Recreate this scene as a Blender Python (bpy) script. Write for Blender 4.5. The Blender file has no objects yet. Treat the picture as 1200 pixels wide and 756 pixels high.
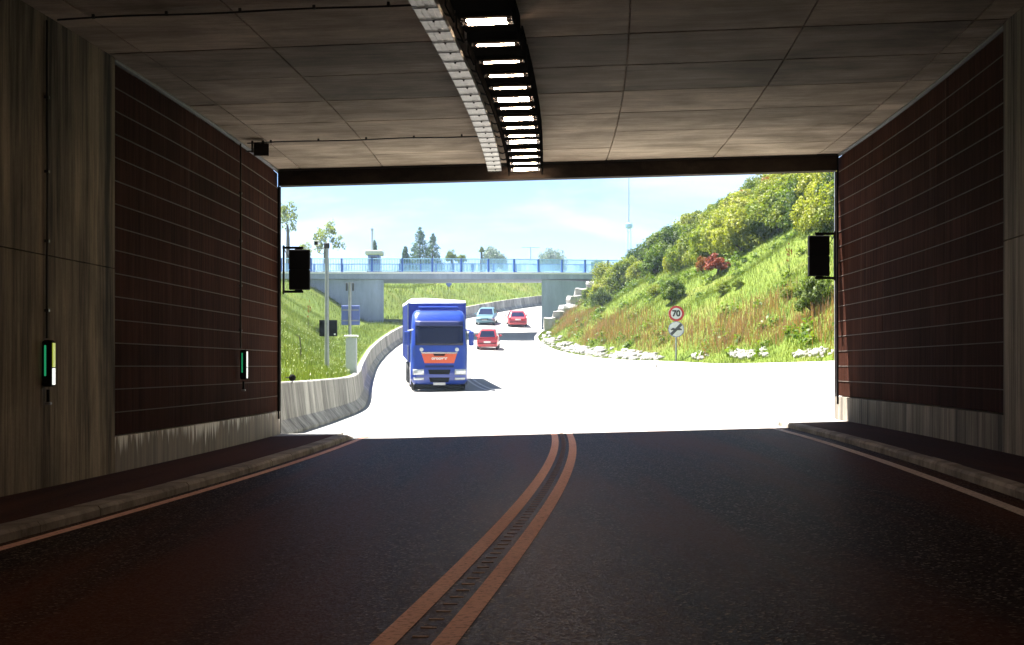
import bpy, math, random
import numpy as np
from mathutils import Vector, Matrix, Quaternion

S = bpy.context.scene
COL = S.collection
R = math.radians
rnd = random.Random(7)

# ------------------------------------------------------------------ camera
EYE = 1.25
FPX = 1900.0                      # focal length in pixels of a 1200 px wide picture
cam_d = bpy.data.cameras.new('camera')
cam_d.sensor_width = 36.0
cam_d.lens = FPX / 1200 * 36
cam_d.shift_y = 51.7 / 1200
cam_d.clip_start = 0.1
cam_d.clip_end = 9000
cam = bpy.data.objects.new('camera', cam_d)
COL.objects.link(cam)
cam.location = (0, 0, EYE)
cam.rotation_euler = (R(90), 0, 0)
S.camera = cam

# ------------------------------------------------------------------ sky and sun
SUN_EL, SUN_AZ = R(63), R(58)     # azimuth counted to the left of straight ahead
world = bpy.data.worlds.new('World')
S.world = world
world.use_nodes = True
wn = world.node_tree
for n in list(wn.nodes):
    wn.nodes.remove(n)
w_out = wn.nodes.new('ShaderNodeOutputWorld')
w_bg = wn.nodes.new('ShaderNodeBackground')
w_sky = wn.nodes.new('ShaderNodeTexSky')
w_sky.sky_type = 'NISHITA'
w_sky.sun_disc = False
w_sky.sun_elevation = SUN_EL
w_sky.sun_rotation = -SUN_AZ
w_sky.air_density = 0.36
w_sky.dust_density = 0.0
w_sky.ozone_density = 3.0
w_bg.inputs['Strength'].default_value = 0.060
w_tc = wn.nodes.new('ShaderNodeTexCoord')
w_map = wn.nodes.new('ShaderNodeMapping')
w_map.inputs['Scale'].default_value = (4.2, 4.2, 13.0)
w_map.inputs['Location'].default_value = (0.35, 0.2, 0.4)
w_no = wn.nodes.new('ShaderNodeTexNoise')
w_no.inputs['Scale'].default_value = 1.7
w_no.inputs['Detail'].default_value = 7.0
w_no.inputs['Roughness'].default_value = 0.6
w_no.inputs['Distortion'].default_value = 0.4
w_ramp = wn.nodes.new('ShaderNodeValToRGB')
w_ramp.color_ramp.elements[0].position = 0.49
w_ramp.color_ramp.elements[0].color = (0, 0, 0, 1)
w_ramp.color_ramp.elements[1].position = 0.95
w_ramp.color_ramp.elements[1].color = (0.7, 0.7, 0.7, 1)
w_mix = wn.nodes.new('ShaderNodeMixRGB')
w_mix.inputs['Color2'].default_value = (6.5, 6.6, 6.8, 1)
wn.links.new(w_tc.outputs['Generated'], w_map.inputs['Vector'])
wn.links.new(w_map.outputs['Vector'], w_no.inputs['Vector'])
wn.links.new(w_no.outputs['Fac'], w_ramp.inputs['Fac'])
wn.links.new(w_ramp.outputs['Color'], w_mix.inputs['Fac'])
wn.links.new(w_sky.outputs['Color'], w_mix.inputs['Color1'])
wn.links.new(w_mix.outputs['Color'], w_bg.inputs['Color'])
wn.links.new(w_bg.outputs['Background'], w_out.inputs['Surface'])

sun_d = bpy.data.lights.new('sun', 'SUN')
sun_d.energy = 5.0
sun_d.angle = R(0.53)
sun_d.color = (1.0, 0.965, 0.90)
sun = bpy.data.objects.new('sun', sun_d)
COL.objects.link(sun)
sun.location = (-60, 60, 120)
TO_SUN = Vector((-math.sin(SUN_AZ) * math.cos(SUN_EL), math.cos(SUN_AZ) * math.cos(SUN_EL), math.sin(SUN_EL)))
sun.rotation_euler = TO_SUN.to_track_quat('Z', 'Y').to_euler()

S.view_settings.view_transform = 'Standard'
S.view_settings.look = 'None'
S.view_settings.gamma = 1.0
S.view_settings.exposure = 2.4
S.view_settings.use_curve_mapping = False
S.render.engine = 'CYCLES'
S.cycles.use_denoising = True
try:
    S.cycles.denoiser = 'OPENIMAGEDENOISE'
except Exception:
    pass
S.cycles.max_bounces = 8
S.cycles.diffuse_bounces = 5
S.cycles.glossy_bounces = 3
S.cycles.transparent_max_bounces = 6
S.cycles.sample_clamp_indirect = 6.0
S.cycles.caustics_reflective = False
S.cycles.caustics_refractive = False

# ------------------------------------------------------------------ helpers
def link(o, parent=None):
    COL.objects.link(o)
    if parent is not None:
        o.parent = parent
    return o

def tag(o, label=None, cat=None, group=None, kind=None):
    if label: o['label'] = label
    if cat: o['category'] = cat
    if group: o['group'] = group
    if kind: o['kind'] = kind
    return o

def empty(name, loc=(0, 0, 0), rz=0.0):
    o = bpy.data.objects.new(name, None)
    o.empty_display_size = 0.2
    o.location = loc
    o.rotation_euler = (0, 0, rz)
    return link(o)

def copy_tree(o, parent=None):
    c = o.copy()
    COL.objects.link(c)
    c.parent = parent
    for ch in list(o.children):
        copy_tree(ch, c)
    return c

class MB:
    """collects faces for ONE mesh"""
    def __init__(self):
        self.v = []; self.f = []
    def add(self, vs, fs):
        b = len(self.v)
        self.v.extend([tuple(p) for p in vs])
        self.f.extend([tuple(b + i for i in f) for f in fs])
        return self
    def box(self, c, s, rot=None):
        hx, hy, hz = s[0] / 2, s[1] / 2, s[2] / 2
        vs = [Vector((sx * hx, sy * hy, sz * hz)) for sx in (-1, 1) for sy in (-1, 1) for sz in (-1, 1)]
        if rot is not None:
            vs = [rot @ p for p in vs]
        vs = [p + Vector(c) for p in vs]
        return self.add(vs, [(0, 1, 3, 2), (4, 6, 7, 5), (0, 4, 5, 1), (2, 3, 7, 6), (0, 2, 6, 4), (1, 5, 7, 3)])
    def bevbox(self, c, s, b=0.02):
        """box with chamfered edges"""
        hx, hy, hz = s[0] / 2, s[1] / 2, s[2] / 2
        b = min(b, hx * .9, hy * .9, hz * .9)
        import itertools
        vs = []; idx = {}
        for sx, sy, sz in itertools.product((-1, 1), repeat=3):
            for ax in range(3):
                p = [sx * hx, sy * hy, sz * hz]
                for k, sg in enumerate((sx, sy, sz)):
                    if k != ax: p[k] -= sg * b
                idx[(sx, sy, sz, ax)] = len(vs)
                vs.append(Vector(p) + Vector(c))
        fs = []
        for ax in range(3):
            o1, o2 = [k for k in range(3) if k != ax]
            for sg in (-1, 1):
                ring = []
                for a, bb in ((-1, -1), (1, -1), (1, 1), (-1, 1)):
                    t = [0, 0, 0]; t[ax] = sg; t[o1] = a; t[o2] = bb
                    ring.append(idx[(*t, ax)])
                fs.append(ring if (sg == 1) == (ax != 1) else ring[::-1])
        for ax in range(3):
            o1, o2 = [k for k in range(3) if k != ax]
            for a in (-1, 1):
                for bb in (-1, 1):
                    t0 = [0, 0, 0]; t0[ax] = -1; t0[o1] = a; t0[o2] = bb
                    t1 = list(t0); t1[ax] = 1
                    fs.append([idx[(*t0, o1)], idx[(*t1, o1)], idx[(*t1, o2)], idx[(*t0, o2)]])
        for sx, sy, sz in itertools.product((-1, 1), repeat=3):
            fs.append([idx[(sx, sy, sz, k)] for k in range(3)])
        return self.add(vs, fs)
    def prism(self, poly, z0, z1):
        n = len(poly)
        vs = [(x, y, z0) for x, y in poly] + [(x, y, z1) for x, y in poly]
        fs = [tuple(range(n))[::-1], tuple(range(n, 2 * n))] + [(i, (i + 1) % n, n + (i + 1) % n, n + i) for i in range(n)]
        return self.add(vs, fs)
    def tube(self, pts, r, n=8, cap=True):
        pts = [Vector(p) for p in pts]
        m = len(pts)
        rr = r if isinstance(r, (list, tuple)) else [r] * m
        vs = []; up = None
        for i, p in enumerate(pts):
            d = (pts[min(i + 1, m - 1)] - pts[max(i - 1, 0)])
            d = d.normalized() if d.length > 1e-9 else Vector((0, 0, 1))
            if up is None:
                up = Vector((0, 0, 1)) if abs(d.z) < .9 else Vector((1, 0, 0))
            a = d.cross(up)
            if a.length < 1e-6: a = d.orthogonal()
            a.normalize(); b = a.cross(d).normalized(); up = b
            for k in range(n):
                t = 2 * math.pi * k / n
                vs.append(p + (a * math.cos(t) + b * math.sin(t)) * rr[i])
        fs = []
        for i in range(m - 1):
            for k in range(n):
                fs.append((i * n + k, i * n + (k + 1) % n, (i + 1) * n + (k + 1) % n, (i + 1) * n + k))
        if cap:
            fs.append(tuple(range(n))[::-1]); fs.append(tuple(range((m - 1) * n, m * n)))
        return self.add(vs, fs)
    def lathe(self, prof, axis='Z', n=20, c=(0, 0, 0)):
        """profile (radius, along)"""
        vs = []
        for r, h in prof:
            for k in range(n):
                t = 2 * math.pi * k / n
                a, b = r * math.cos(t), r * math.sin(t)
                p = (a, b, h) if axis == 'Z' else ((h, a, b) if axis == 'X' else (a, h, b))
                vs.append(Vector(p) + Vector(c))
        fs = []
        m = len(prof)
        for i in range(m - 1):
            for k in range(n):
                fs.append((i * n + k, i * n + (k + 1) % n, (i + 1) * n + (k + 1) % n, (i + 1) * n + k))
        fs.append(tuple(range(n))[::-1]); fs.append(tuple(range((m - 1) * n, m * n)))
        return self.add(vs, fs)
    def loft(self, rings, cap=True, closed=True):
        n = len(rings[0]); vs = [p for r in rings for p in r]; fs = []
        for i in range(len(rings) - 1):
            for k in range(n if closed else n - 1):
                fs.append((i * n + k, i * n + (k + 1) % n, (i + 1) * n + (k + 1) % n, (i + 1) * n + k))
        if cap and closed:
            fs.append(tuple(range(n))[::-1]); fs.append(tuple(range((len(rings) - 1) * n, len(rings) * n)))
        return self.add(vs, fs)
    def mesh(self, name, mat, smooth=False, fix=True):
        me = bpy.data.meshes.new(name)
        me.from_pydata([tuple(p) for p in self.v], [], self.f)
        if fix:
            import bmesh
            bm = bmesh.new(); bm.from_mesh(me)
            bmesh.ops.recalc_face_normals(bm, faces=bm.faces)
            bm.to_mesh(me); bm.free()
        if mat is not None: me.materials.append(mat)
        if smooth:
            me.polygons.foreach_set('use_smooth', [True] * len(me.polygons))
            if smooth != 'all':
                try: me.set_sharp_from_angle(angle=R(38))
                except Exception: pass
        return me
    def build(self, name, mat, parent=None, smooth=False, loc=None, fix=True):
        o = bpy.data.objects.new(name, self.mesh(name, mat, smooth, fix))
        if loc is not None: o.location = loc
        return link(o, parent)

def np_mesh(name, V, F, mat, smooth=False):
    """fast mesh: V (n,3), F (m,k) with one k"""
    me = bpy.data.meshes.new(name)
    V = np.asarray(V, np.float32); F = np.asarray(F, np.int32)
    m, k = F.shape
    me.vertices.add(len(V)); me.vertices.foreach_set('co', V.ravel())
    me.loops.add(m * k); me.loops.foreach_set('vertex_index', F.ravel())
    me.polygons.add(m)
    me.polygons.foreach_set('loop_start', np.arange(0, m * k, k, dtype=np.int32))
    me.polygons.foreach_set('loop_total', np.full(m, k, np.int32))
    me.update(calc_edges=True)
    if mat is not None: me.materials.append(mat)
    if smooth: me.polygons.foreach_set('use_smooth', np.ones(m, bool))
    return me

def text_mesh(name, body, size, mat, extrude=0.002, bold=0.0, spacing=1.0):
    cu = bpy.data.curves.new(name, 'FONT')
    cu.body = body; cu.size = size; cu.align_x = 'CENTER'; cu.align_y = 'CENTER'
    cu.extrude = extrude; cu.offset = bold; cu.space_character = spacing
    o = bpy.data.objects.new(name, cu); COL.objects.link(o)
    dg = bpy.context.evaluated_depsgraph_get()
    me = bpy.data.meshes.new_from_object(o.evaluated_get(dg))
    bpy.data.objects.remove(o)
    me.materials.clear(); me.materials.append(mat)
    return me

# ------------------------------------------------------------------ materials
class NT:
    def __init__(self, name):
        self.m = bpy.data.materials.new(name); self.m.use_nodes = True
        self.t = self.m.node_tree
        self.b = self.t.nodes['Principled BSDF']
        self.out = self.t.nodes['Material Output']
    def n(self, typ, **kw):
        nd = self.t.nodes.new('ShaderNode' + typ)
        for k, v in kw.items():
            if k in nd.inputs: nd.inputs[k].default_value = v
            else: setattr(nd, k, v)
        return nd
    def l(self, a, b): self.t.links.new(a, b)
    def pos(self, scale=(1, 1, 1), obj=False):
        if obj: src = self.n('TexCoord').outputs['Object']
        else: src = self.n('NewGeometry').outputs['Position']
        mp = self.n('Mapping'); mp.inputs['Scale'].default_value = scale
        self.l(src, mp.inputs['Vector']); return mp.outputs['Vector']
    def noise(self, vec, scale, detail=4, rough=.55, dist=0.0):
        nd = self.n('TexNoise'); nd.inputs['Scale'].default_value = scale; nd.inputs['Detail'].default_value = detail
        nd.inputs['Roughness'].default_value = rough; nd.inputs['Distortion'].default_value = dist
        self.l(vec, nd.inputs['Vector']); return nd.outputs['Fac']
    def ramp(self, fac, stops):
        nd = self.n('ValToRGB'); e = nd.color_ramp.elements
        while len(e) < len(stops): e.new(0.5)
        for k, (p, c) in enumerate(stops):
            e[k].position = p; e[k].color = (*c, 1) if len(c) == 3 else c
        self.l(fac, nd.inputs['Fac']); return nd.outputs['Color']
    def mix(self, fac, a, b, mode='MIX'):
        nd = self.n('MixRGB', blend_type=mode)
        for val, sock in ((fac, nd.inputs['Fac']), (a, nd.inputs['Color1']), (b, nd.inputs['Color2'])):
            if isinstance(val, (int, float)): sock.default_value = val
            elif isinstance(val, tuple): sock.default_value = (*val, 1)
            else: self.l(val, sock)
        return nd.outputs['Color']
    def math(self, op, a, b=None):
        nd = self.n('Math', operation=op)
        for k, val in enumerate((a, b)):
            if val is None: continue
            if isinstance(val, (int, float)): nd.inputs[k].default_value = val
            else: self.l(val, nd.inputs[k])
        return nd.outputs[0]
    def bump(self, h, strength=.3, dist=.01):
        nd = self.n('Bump'); nd.inputs['Strength'].default_value = strength; nd.inputs['Distance'].default_value = dist
        self.l(h, nd.inputs['Height']); self.l(nd.outputs['Normal'], self.b.inputs['Normal'])
    def objrand(self):
        return self.n('ObjectInfo').outputs['Random']

def plain(name, col, rough=.5, metal=0.0, spec=.5, coat=0.0, var=.12, vs=6.0):
    t = NT(name)
    n = t.noise(t.pos(obj=True), vs, 5)
    c = t.mix(t.ramp(n, [(.3, (1 - var,) * 3), (.7, (1 + 0 * var,) * 3)]), (0, 0, 0), col, 'MIX') if False else t.mix(1.0, col, t.ramp(n, [(.3, (1 - var,) * 3), (.7, (1.0,) * 3)]), 'MULTIPLY')
    t.l(c, t.b.inputs['Base Color'])
    t.b.inputs['Roughness'].default_value = rough
    t.b.inputs['Metallic'].default_value = metal
    t.b.inputs['Specular IOR Level'].default_value = spec
    t.b.inputs['Coat Weight'].default_value = coat
    return t.m

def emit(name, col, strength):
    t = NT(name)
    t.b.inputs['Base Color'].default_value = (*col, 1)
    t.b.inputs['Emission Color'].default_value = (*col, 1)
    t.b.inputs['Emission Strength'].default_value = strength
    t.b.inputs['Roughness'].default_value = .3
    return t.m

M = {}
def m_asphalt(name, lo, hi, dust, dustamt, speck, rough, spec):
    t = NT(name); p = t.pos()
    fine = t.noise(p, 95.0, 2, .7)
    vo = t.n('TexVoronoi'); vo.inputs['Scale'].default_value = 60.0; t.l(p, vo.inputs['Vector'])
    base = t.ramp(fine, [(.36, lo), (.68, hi)])
    stone = t.ramp(vo.outputs['Color'], [(.77, (0, 0, 0)), (.87, (1, 1, 1))])
    base = t.mix(t.math('MULTIPLY', t.n('RGBToBW').outputs[0], 0), base, base) if False else base
    bw = t.n('RGBToBW'); t.l(stone, bw.inputs[0])
    base = t.mix(t.math('MULTIPLY', bw.outputs[0], .6), base, speck)  # pale stone grains; their glints are painted in with the speck colour
    big = t.noise(t.pos((.8, .06, 1)), 1.0, 4, .6, .3)
    dm = t.ramp(big, [(.42, (0, 0, 0)), (.60, (dustamt,) * 3)])
    base = t.mix(dm, base, dust)
    t.l(base, t.b.inputs['Base Color'])
    rr = t.ramp(vo.outputs['Color'], [(.2, (rough - .14,) * 3), (.9, (rough + .12,) * 3)])
    t.l(rr, t.b.inputs['Roughness'])
    t.b.inputs['Specular IOR Level'].default_value = spec
    hsum = t.math('ADD', fine, t.math('MULTIPLY', vo.outputs['Distance'], 1.3))
    t.bump(hsum, .16, .010)
    return t.m
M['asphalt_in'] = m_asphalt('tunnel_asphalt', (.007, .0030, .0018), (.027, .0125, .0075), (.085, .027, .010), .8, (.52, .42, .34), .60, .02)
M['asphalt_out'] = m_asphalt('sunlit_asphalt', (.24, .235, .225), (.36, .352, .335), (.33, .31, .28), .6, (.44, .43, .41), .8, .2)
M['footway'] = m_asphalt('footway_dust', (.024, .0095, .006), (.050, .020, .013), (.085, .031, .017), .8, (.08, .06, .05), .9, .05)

def m_concrete(name, base, dark, streak, stain=.55, rough=.85, board=True):
    """streak: scale vector of the stretched streak noise"""
    t = NT(name)
    a1 = t.noise(t.pos(tuple(q * .42 for q in streak)), 1.0, 5, .65, .25)
    a2 = t.noise(t.pos(tuple(q * 2.3 for q in streak)), 1.0, 5, .65)
    a = t.math('ADD', t.math('MULTIPLY', a1, .62), t.math('MULTIPLY', a2, .38))
    b = t.noise(t.pos((.7, .7, .55)), 1.0, 5, .6, .4)
    c = t.noise(t.pos(), 34.0, 3, .6)
    col = t.ramp(a, [(.38, dark), (.50, tuple((x + y) / 2 for x, y in zip(base, dark))), (.62, base)])
    col = t.mix(stain, col, t.ramp(b, [(.32, (.42, .40, .37)), (.66, (1, 1, 1))]), 'MULTIPLY')
    col = t.mix(.35, col, t.ramp(c, [(.3, (.6, .6, .6)), (.7, (1, 1, 1))]), 'MULTIPLY')
    rv = t.math('ADD', t.math('MULTIPLY', t.objrand(), .3), .82)
    cc = t.n('CombineColor'); 
    for k in range(3): t.l(rv, cc.inputs[k])
    col = t.mix(1.0, col, cc.outputs[0], 'MULTIPLY')
    t.l(col, t.b.inputs['Base Color'])
    t.b.inputs['Roughness'].default_value = rough
    t.b.inputs['Specular IOR Level'].default_value = .12
    t.bump(t.math('ADD', a, t.math('MULTIPLY', c, .4)), .35, .012)
    return t.m
M['wall'] = m_concrete('wall_concrete', (.47, .385, .28), (.035, .027, .019), (6.0, 6.0, .40), .9)
M['wall_grey'] = m_concrete('wall_concrete_grey', (.42, .37, .31), (.07, .06, .05), (7.0, 7.0, .33))
M['ceiling'] = m_concrete('ceiling_concrete', (.74, .61, .49), (.42, .335, .265), (1.0, 5.0, 5.0), .85)
M['ceiling_soot'] = m_concrete('soot_stained_ceiling', (.56, .46, .375), (.27, .22, .18), (.8, 4.0, 4.0), 1.0)
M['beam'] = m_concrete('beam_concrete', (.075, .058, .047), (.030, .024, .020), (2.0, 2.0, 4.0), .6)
M['kerb'] = m_concrete('kerb_concrete', (.46, .41, .35), (.20, .165, .13), (3, 3, 3), .6)
M['barrier'] = m_concrete('barrier_concrete', (.56, .54, .50), (.15, .145, .14), (3.2, 3.2, .22), .45)
M['barrier_sunlit'] = m_concrete('sunlit_barrier_concrete', (.82, .81, .78), (.64, .63, .61), (3.2, 3.2, .22), .12)  # barrier concrete lightened so the sunlit side burns out white
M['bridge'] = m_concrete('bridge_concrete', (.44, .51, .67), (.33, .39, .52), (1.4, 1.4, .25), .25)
M['bridge_white'] = m_concrete('coping_concrete', (.86, .86, .86), (.78, .78, .78), (1, 1, 1), .1)

def m_plinth():
    t = NT('plinth_concrete')
    a = t.noise(t.pos((7, 7, .35)), 1.0, 5, .6)
    col = t.ramp(a, [(.3, (.10, .078, .06)), (.7, (.28, .22, .17))])
    # lime runs: vertical streaks that start at the ledge and thin out downwards
    st = t.noise(t.pos((7.5, 7.5, .10)), 1.0, 4, .8)
    big = t.noise(t.pos((.8, .55, .1)), 1.0, 2, .5)
    sx = t.n('SeparateXYZ'); t.l(t.n('NewGeometry').outputs['Position'], sx.inputs[0])
    hgt = t.math('MULTIPLY', t.math('SUBTRACT', sx.outputs['Z'], .18), .75)
    k = t.math('ADD', t.math('ADD', st, hgt), t.math('MULTIPLY', t.math('SUBTRACT', big, .5), .55))
    msk = t.ramp(k, [(.61, (0, 0, 0)), (.70, (.95, .95, .95))])
    col = t.mix(msk, col, (.86, .84, .80))
    t.l(col, t.b.inputs['Base Color']); t.b.inputs['Roughness'].default_value = .8
    t.bump(a, .3, .01)
    return t.m
M['plinth'] = m_plinth()

def m_acoustic():
    t = NT('brown_acoustic_panel')
    a = t.noise(t.pos((9, 9, .6)), 1.0, 5, .6)
    b = t.noise(t.pos((1, 1, .8)), 1.0, 3, .6)
    col = t.ramp(a, [(.3, (.026, .0098, .0066)), (.7, (.066, .0265, .018))])
    col = t.mix(.5, col, t.ramp(b, [(.35, (.55, .5, .48)), (.65, (1.15, 1.05, 1.0))]), 'MULTIPLY')
    rv = t.math('ADD', t.math('MULTIPLY', t.objrand(), .35), .8)
    cc = t.n('CombineColor')
    for k in range(3): t.l(rv, cc.inputs[k])
    col = t.mix(1.0, col, cc.outputs[0], 'MULTIPLY')
    sk_ = t.noise(t.pos((3.5, 3.5, .10)), 1.0, 4, .8)
    col = t.mix(t.ramp(sk_, [(.58, (0, 0, 0)), (.76, (.35, .35, .35))]), col, (.15, .095, .07))
    t.l(col, t.b.inputs['Base Color']); t.b.inputs['Roughness'].default_value = .9; t.b.inputs['Specular IOR Level'].default_value = .015
    vo = t.n('TexVoronoi'); vo.inputs['Scale'].default_value = 45.0; t.l(t.pos(), vo.inputs['Vector'])
    t.bump(vo.outputs['Distance'], .35, .01)
    return t.m
M['acoustic'] = m_acoustic()
M['joint'] = plain('pale_joint_strip', (.095, .075, .062), .9)

def m_paint(name, col, wear):
    t = NT(name)
    n = t.noise(t.pos(), 26.0, 5, .7); b = t.noise(t.pos((1, .3, 1)), 1.4, 3)
    c = t.mix(t.ramp(n, [(.36, (1, 1, 1)), (.50, (0, 0, 0))]), col, wear)
    c = t.mix(.5, c, t.ramp(b, [(.3, (.72, .62, .56)), (.7, (1, 1, 1))]), 'MULTIPLY')
    t.l(c, t.b.inputs['Base Color']); t.b.inputs['Roughness'].default_value = .8
    t.b.inputs['Specular IOR Level'].default_value = .15
    t.bump(n, .3, .006)
    return t.m
M['line_orange'] = m_paint('lamp_tinted_line_paint', (.88, .53, .41), (.46, .22, .15))  # warm lamp light mixed into the paint colour; worn patches are wear
M['line_pale'] = m_paint('greyed_line_paint', (.72, .61, .54), (.26, .20, .17))
M['rib'] = plain('worn_rib', (.45, .29, .21), .8)
M['line_white'] = m_paint('white_line_paint', (.75, .75, .73), (.4, .4, .4))

M['black'] = plain('black_plastic', (.010, .010, .011), .8, 0, .06)
M['lamp_housing'] = plain('matt_black_housing', (.003, .0027, .0025), .95, 0, .0)
M['dark_steel'] = plain('dark_steel', (.045, .042, .040), .5, .6)
M['galv'] = plain('galvanised_steel', (.34, .36, .40), .5, .5, var=.25)
M['tray'] = plain('pale_tray_steel', (.72, .70, .66), .45, .25, var=.45, vs=5)
M['cable'] = plain('black_cable', (.015, .014, .014), .6)
M['tube'] = emit('lit_fluorescent_tube', (1.0, .72, .50), 30.0)
M['green_lamp'] = emit('green_led_strip', (.02, .40, .16), .12)
M['lime_lamp'] = emit('lime_lit_lens', (.60, .70, .10), .10)
M['white_lamp'] = emit('white_lit_lens', (.9, .95, .9), .22)
M['sign_grey'] = plain('sign_back_blue_grey', (.12, .17, .46), .5, .2)
M['cabinet'] = plain('cabinet_grey', (.42, .46, .50), .5)
M['white_paint'] = plain('white_paint', (.80, .80, .79), .4)
M['sign_white'] = plain('sign_white', (.72, .74, .78), .45)
M['sign_red'] = plain('sign_red', (.50, .025, .03), .45)
M['sign_black'] = plain('sign_black', (.015, .015, .018), .5)
M['sign_dark'] = plain('sign_dark_grey', (.06, .065, .075), .5)
M['rail_blue'] = plain('blue_rail_paint', (.035, .12, .46), .45)
M['rail_bar'] = plain('light_rail_bars', (.22, .44, .62), .45)
M['glass'] = plain('dark_glass', (.008, .012, .045), .12, 0, .35)
M['truck_blue'] = plain('truck_blue_paint', (.010, .045, .34), .3, 0, .5, .6, var=.08)
M['truck_blue_dark'] = plain('truck_dark_blue', (.010, .018, .11), .45)
M['tarp_blue'] = plain('trailer_tarp_blue', (.020, .05, .36), .55, var=.15, vs=2)
M['tarp_white'] = plain('trailer_roof_white', (.78, .78, .78), .55)
M['orange'] = plain('orange_panel', (.72, .11, .035), .45)
M['chrome'] = plain('chrome', (.75, .76, .78), .18, .9)
M['lamp_glass'] = plain('headlamp_glass', (.62, .66, .70), .12, .4)
M['rubber'] = plain('tyre_rubber', (.022, .022, .023), .8)
M['red_car'] = plain('red_car_paint', (.50, .030, .040), .3, 0, .5, .6, var=.05)
M['white_car'] = plain('silver_car_paint', (.15, .29, .36), .28, .3, .5, .6, var=.05)
M['tail'] = plain('tail_lamp_red', (.35, .01, .01), .2)
M['plate'] = plain('number_plate', (.74, .74, .72), .5)
M['bark'] = plain('bark', (.10, .075, .055), .9, var=.4, vs=12)
M['roof_red'] = plain('grey_roof', (.34, .36, .38), .7)
M['render_wall'] = plain('pale_wall', (.62, .62, .60), .8)
M['rock'] = m_concrete('limestone', (.50, .485, .46), (.33, .32, .30), (1.6, 1.6, 2.2), .35)

def m_leaf(name, c1, c2, trans=.35):
    t = NT(name)
    n = t.noise(t.pos(), 1.1, 3, .6); n2 = t.noise(t.pos(), 9.0, 2, .6)
    f = t.math('ADD', t.math('MULTIPLY', n, .55), t.math('MULTIPLY', n2, .45))
    f = t.math('ADD', f, t.math('MULTIPLY', t.math('SUBTRACT', t.objrand(), .5), .22))
    col = t.ramp(f, [(.36, c1), (.64, c2)])
    t.l(col, t.b.inputs['Base Color']); t.b.inputs['Roughness'].default_value = .55
    t.b.inputs['Specular IOR Level'].default_value = .3
    tr = t.n('BsdfTranslucent'); t.l(t.mix(1.0, col, (1.1, 1.2, .55), 'MULTIPLY'), tr.inputs['Color'])
    mx = t.n('MixShader'); mx.inputs[0].default_value = trans
    t.l(t.b.outputs[0], mx.inputs[1]); t.l(tr.outputs[0], mx.inputs[2]); t.l(mx.outputs[0], t.out.inputs['Surface'])
    return t.m
M['leaf'] = m_leaf('yellow_green_leaf', (.10, .15, .013), (.31, .31, .032), .42)
M['leaf_mid'] = m_leaf('mid_green_leaf', (.075, .13, .012), (.22, .26, .028), .42)
M['leaf_dark'] = m_leaf('dark_green_leaf', (.032, .070, .014), (.115, .155, .028), .4)
M['leaf_conifer'] = m_leaf('conifer_needles', (.030, .075, .022), (.075, .135, .040), .25)
M['leaf_red'] = m_leaf('red_leaf', (.16, .028, .020), (.26, .060, .035))
M['leaf_orange'] = m_leaf('orange_leaf', (.25, .075, .02), (.30, .13, .03))
M['leaf_pale'] = m_leaf('pale_green_leaf', (.16, .19, .04), (.30, .32, .08), .5)
M['leaf_hazed'] = m_leaf('haze_tinted_leaf', (.11, .16, .12), (.20, .25, .19), .35)  # pale blue of distant haze mixed into the leaf colour
M['grass'] = m_leaf('grass_blades', (.070, .125, .018), (.165, .185, .030), .38)
M['grass_red'] = m_leaf('red_brown_seed_heads', (.23, .11, .062), (.32, .17, .10), .4)

def m_ground():
    t = NT('meadow_ground')
    a = t.noise(t.pos(), .35, 5, .6); b = t.noise(t.pos(), 3.5, 4, .7)
    c = t.ramp(a, [(.3, (.085, .135, .020)), (.55, (.125, .165, .028)), (.75, (.17, .17, .05))])
    c = t.mix(.5, c, t.ramp(b, [(.3, (.55, .55, .5)), (.7, (1.1, 1.1, 1.0))]), 'MULTIPLY')
    t.l(c, t.b.inputs['Base Color']); t.b.inputs['Roughness'].default_value = .95
    t.b.inputs['Specular IOR Level'].default_value = .1
    t.bump(b, .6, .12)
    return t.m
M['ground'] = m_ground()

# ------------------------------------------------------------------ the curved, banked tunnel
BANK = .0268
K0, K1, TH0, X0 = -.00186, -.0001, .11449, -1.22482
_DS = .25
_tab = {}
def _build_tab():
    for sgn in (1, -1):
        x, y = X0, 0.0
        i = 0
        _tab[0] = (x, y, TH0)
        while i < 200:
            s = sgn * (i + .5) * _DS
            th = TH0 + K0 * s + (K1 * s * s / 2 if s > 0 else 0)
            x += sgn * _DS * math.sin(th); y += sgn * _DS * math.cos(th)
            i += 1
            se = sgn * i * _DS
            _tab[sgn * i] = (x, y, TH0 + K0 * se + (K1 * se * se / 2 if se > 0 else 0))
_build_tab()
def centre(s):
    k = s / _DS; i = math.floor(k); f = k - i
    a, b = _tab[i], _tab[i + 1]
    return tuple(a[j] * (1 - f) + b[j] * f for j in range(3))
def TP(s, t, z):
    """tunnel coordinates: station s, offset t to the right, height z over the road plane"""
    x, y, th = centre(s)
    return Vector((x + t * math.cos(th), y - t * math.sin(th), z + BANK * t))
S_END, S_BACK = 31.5, -38.0
S_LIT = 30.35            # where road and footway colour is lightened to whiten the sunlit strip
TL, TR, ZC = -5.43, 5.32, 5.18
KERB = .09

def sweep(mb, poly, s0, s1, ds=1.0, cap=True):
    """sweep a closed (t, z) polygon from s0 to s1"""
    n = max(1, int(math.ceil((s1 - s0) / ds - 1e-6)))
    rings = [[TP(s0 + (s1 - s0) * i / n, t, z) for t, z in poly] for i in range(n + 1)]
    return mb.loft(rings, cap)
def rect(t0, t1, z0, z1):
    return [(t0, z0), (t1, z0), (t1, z1), (t0, z1)]
def WB(name, mb, mat, parent, smooth=False):
    o = mb.build(name, mat, parent, smooth)
    if parent is not None:
        o.location = -Vector(parent.location)
    return o

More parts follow.
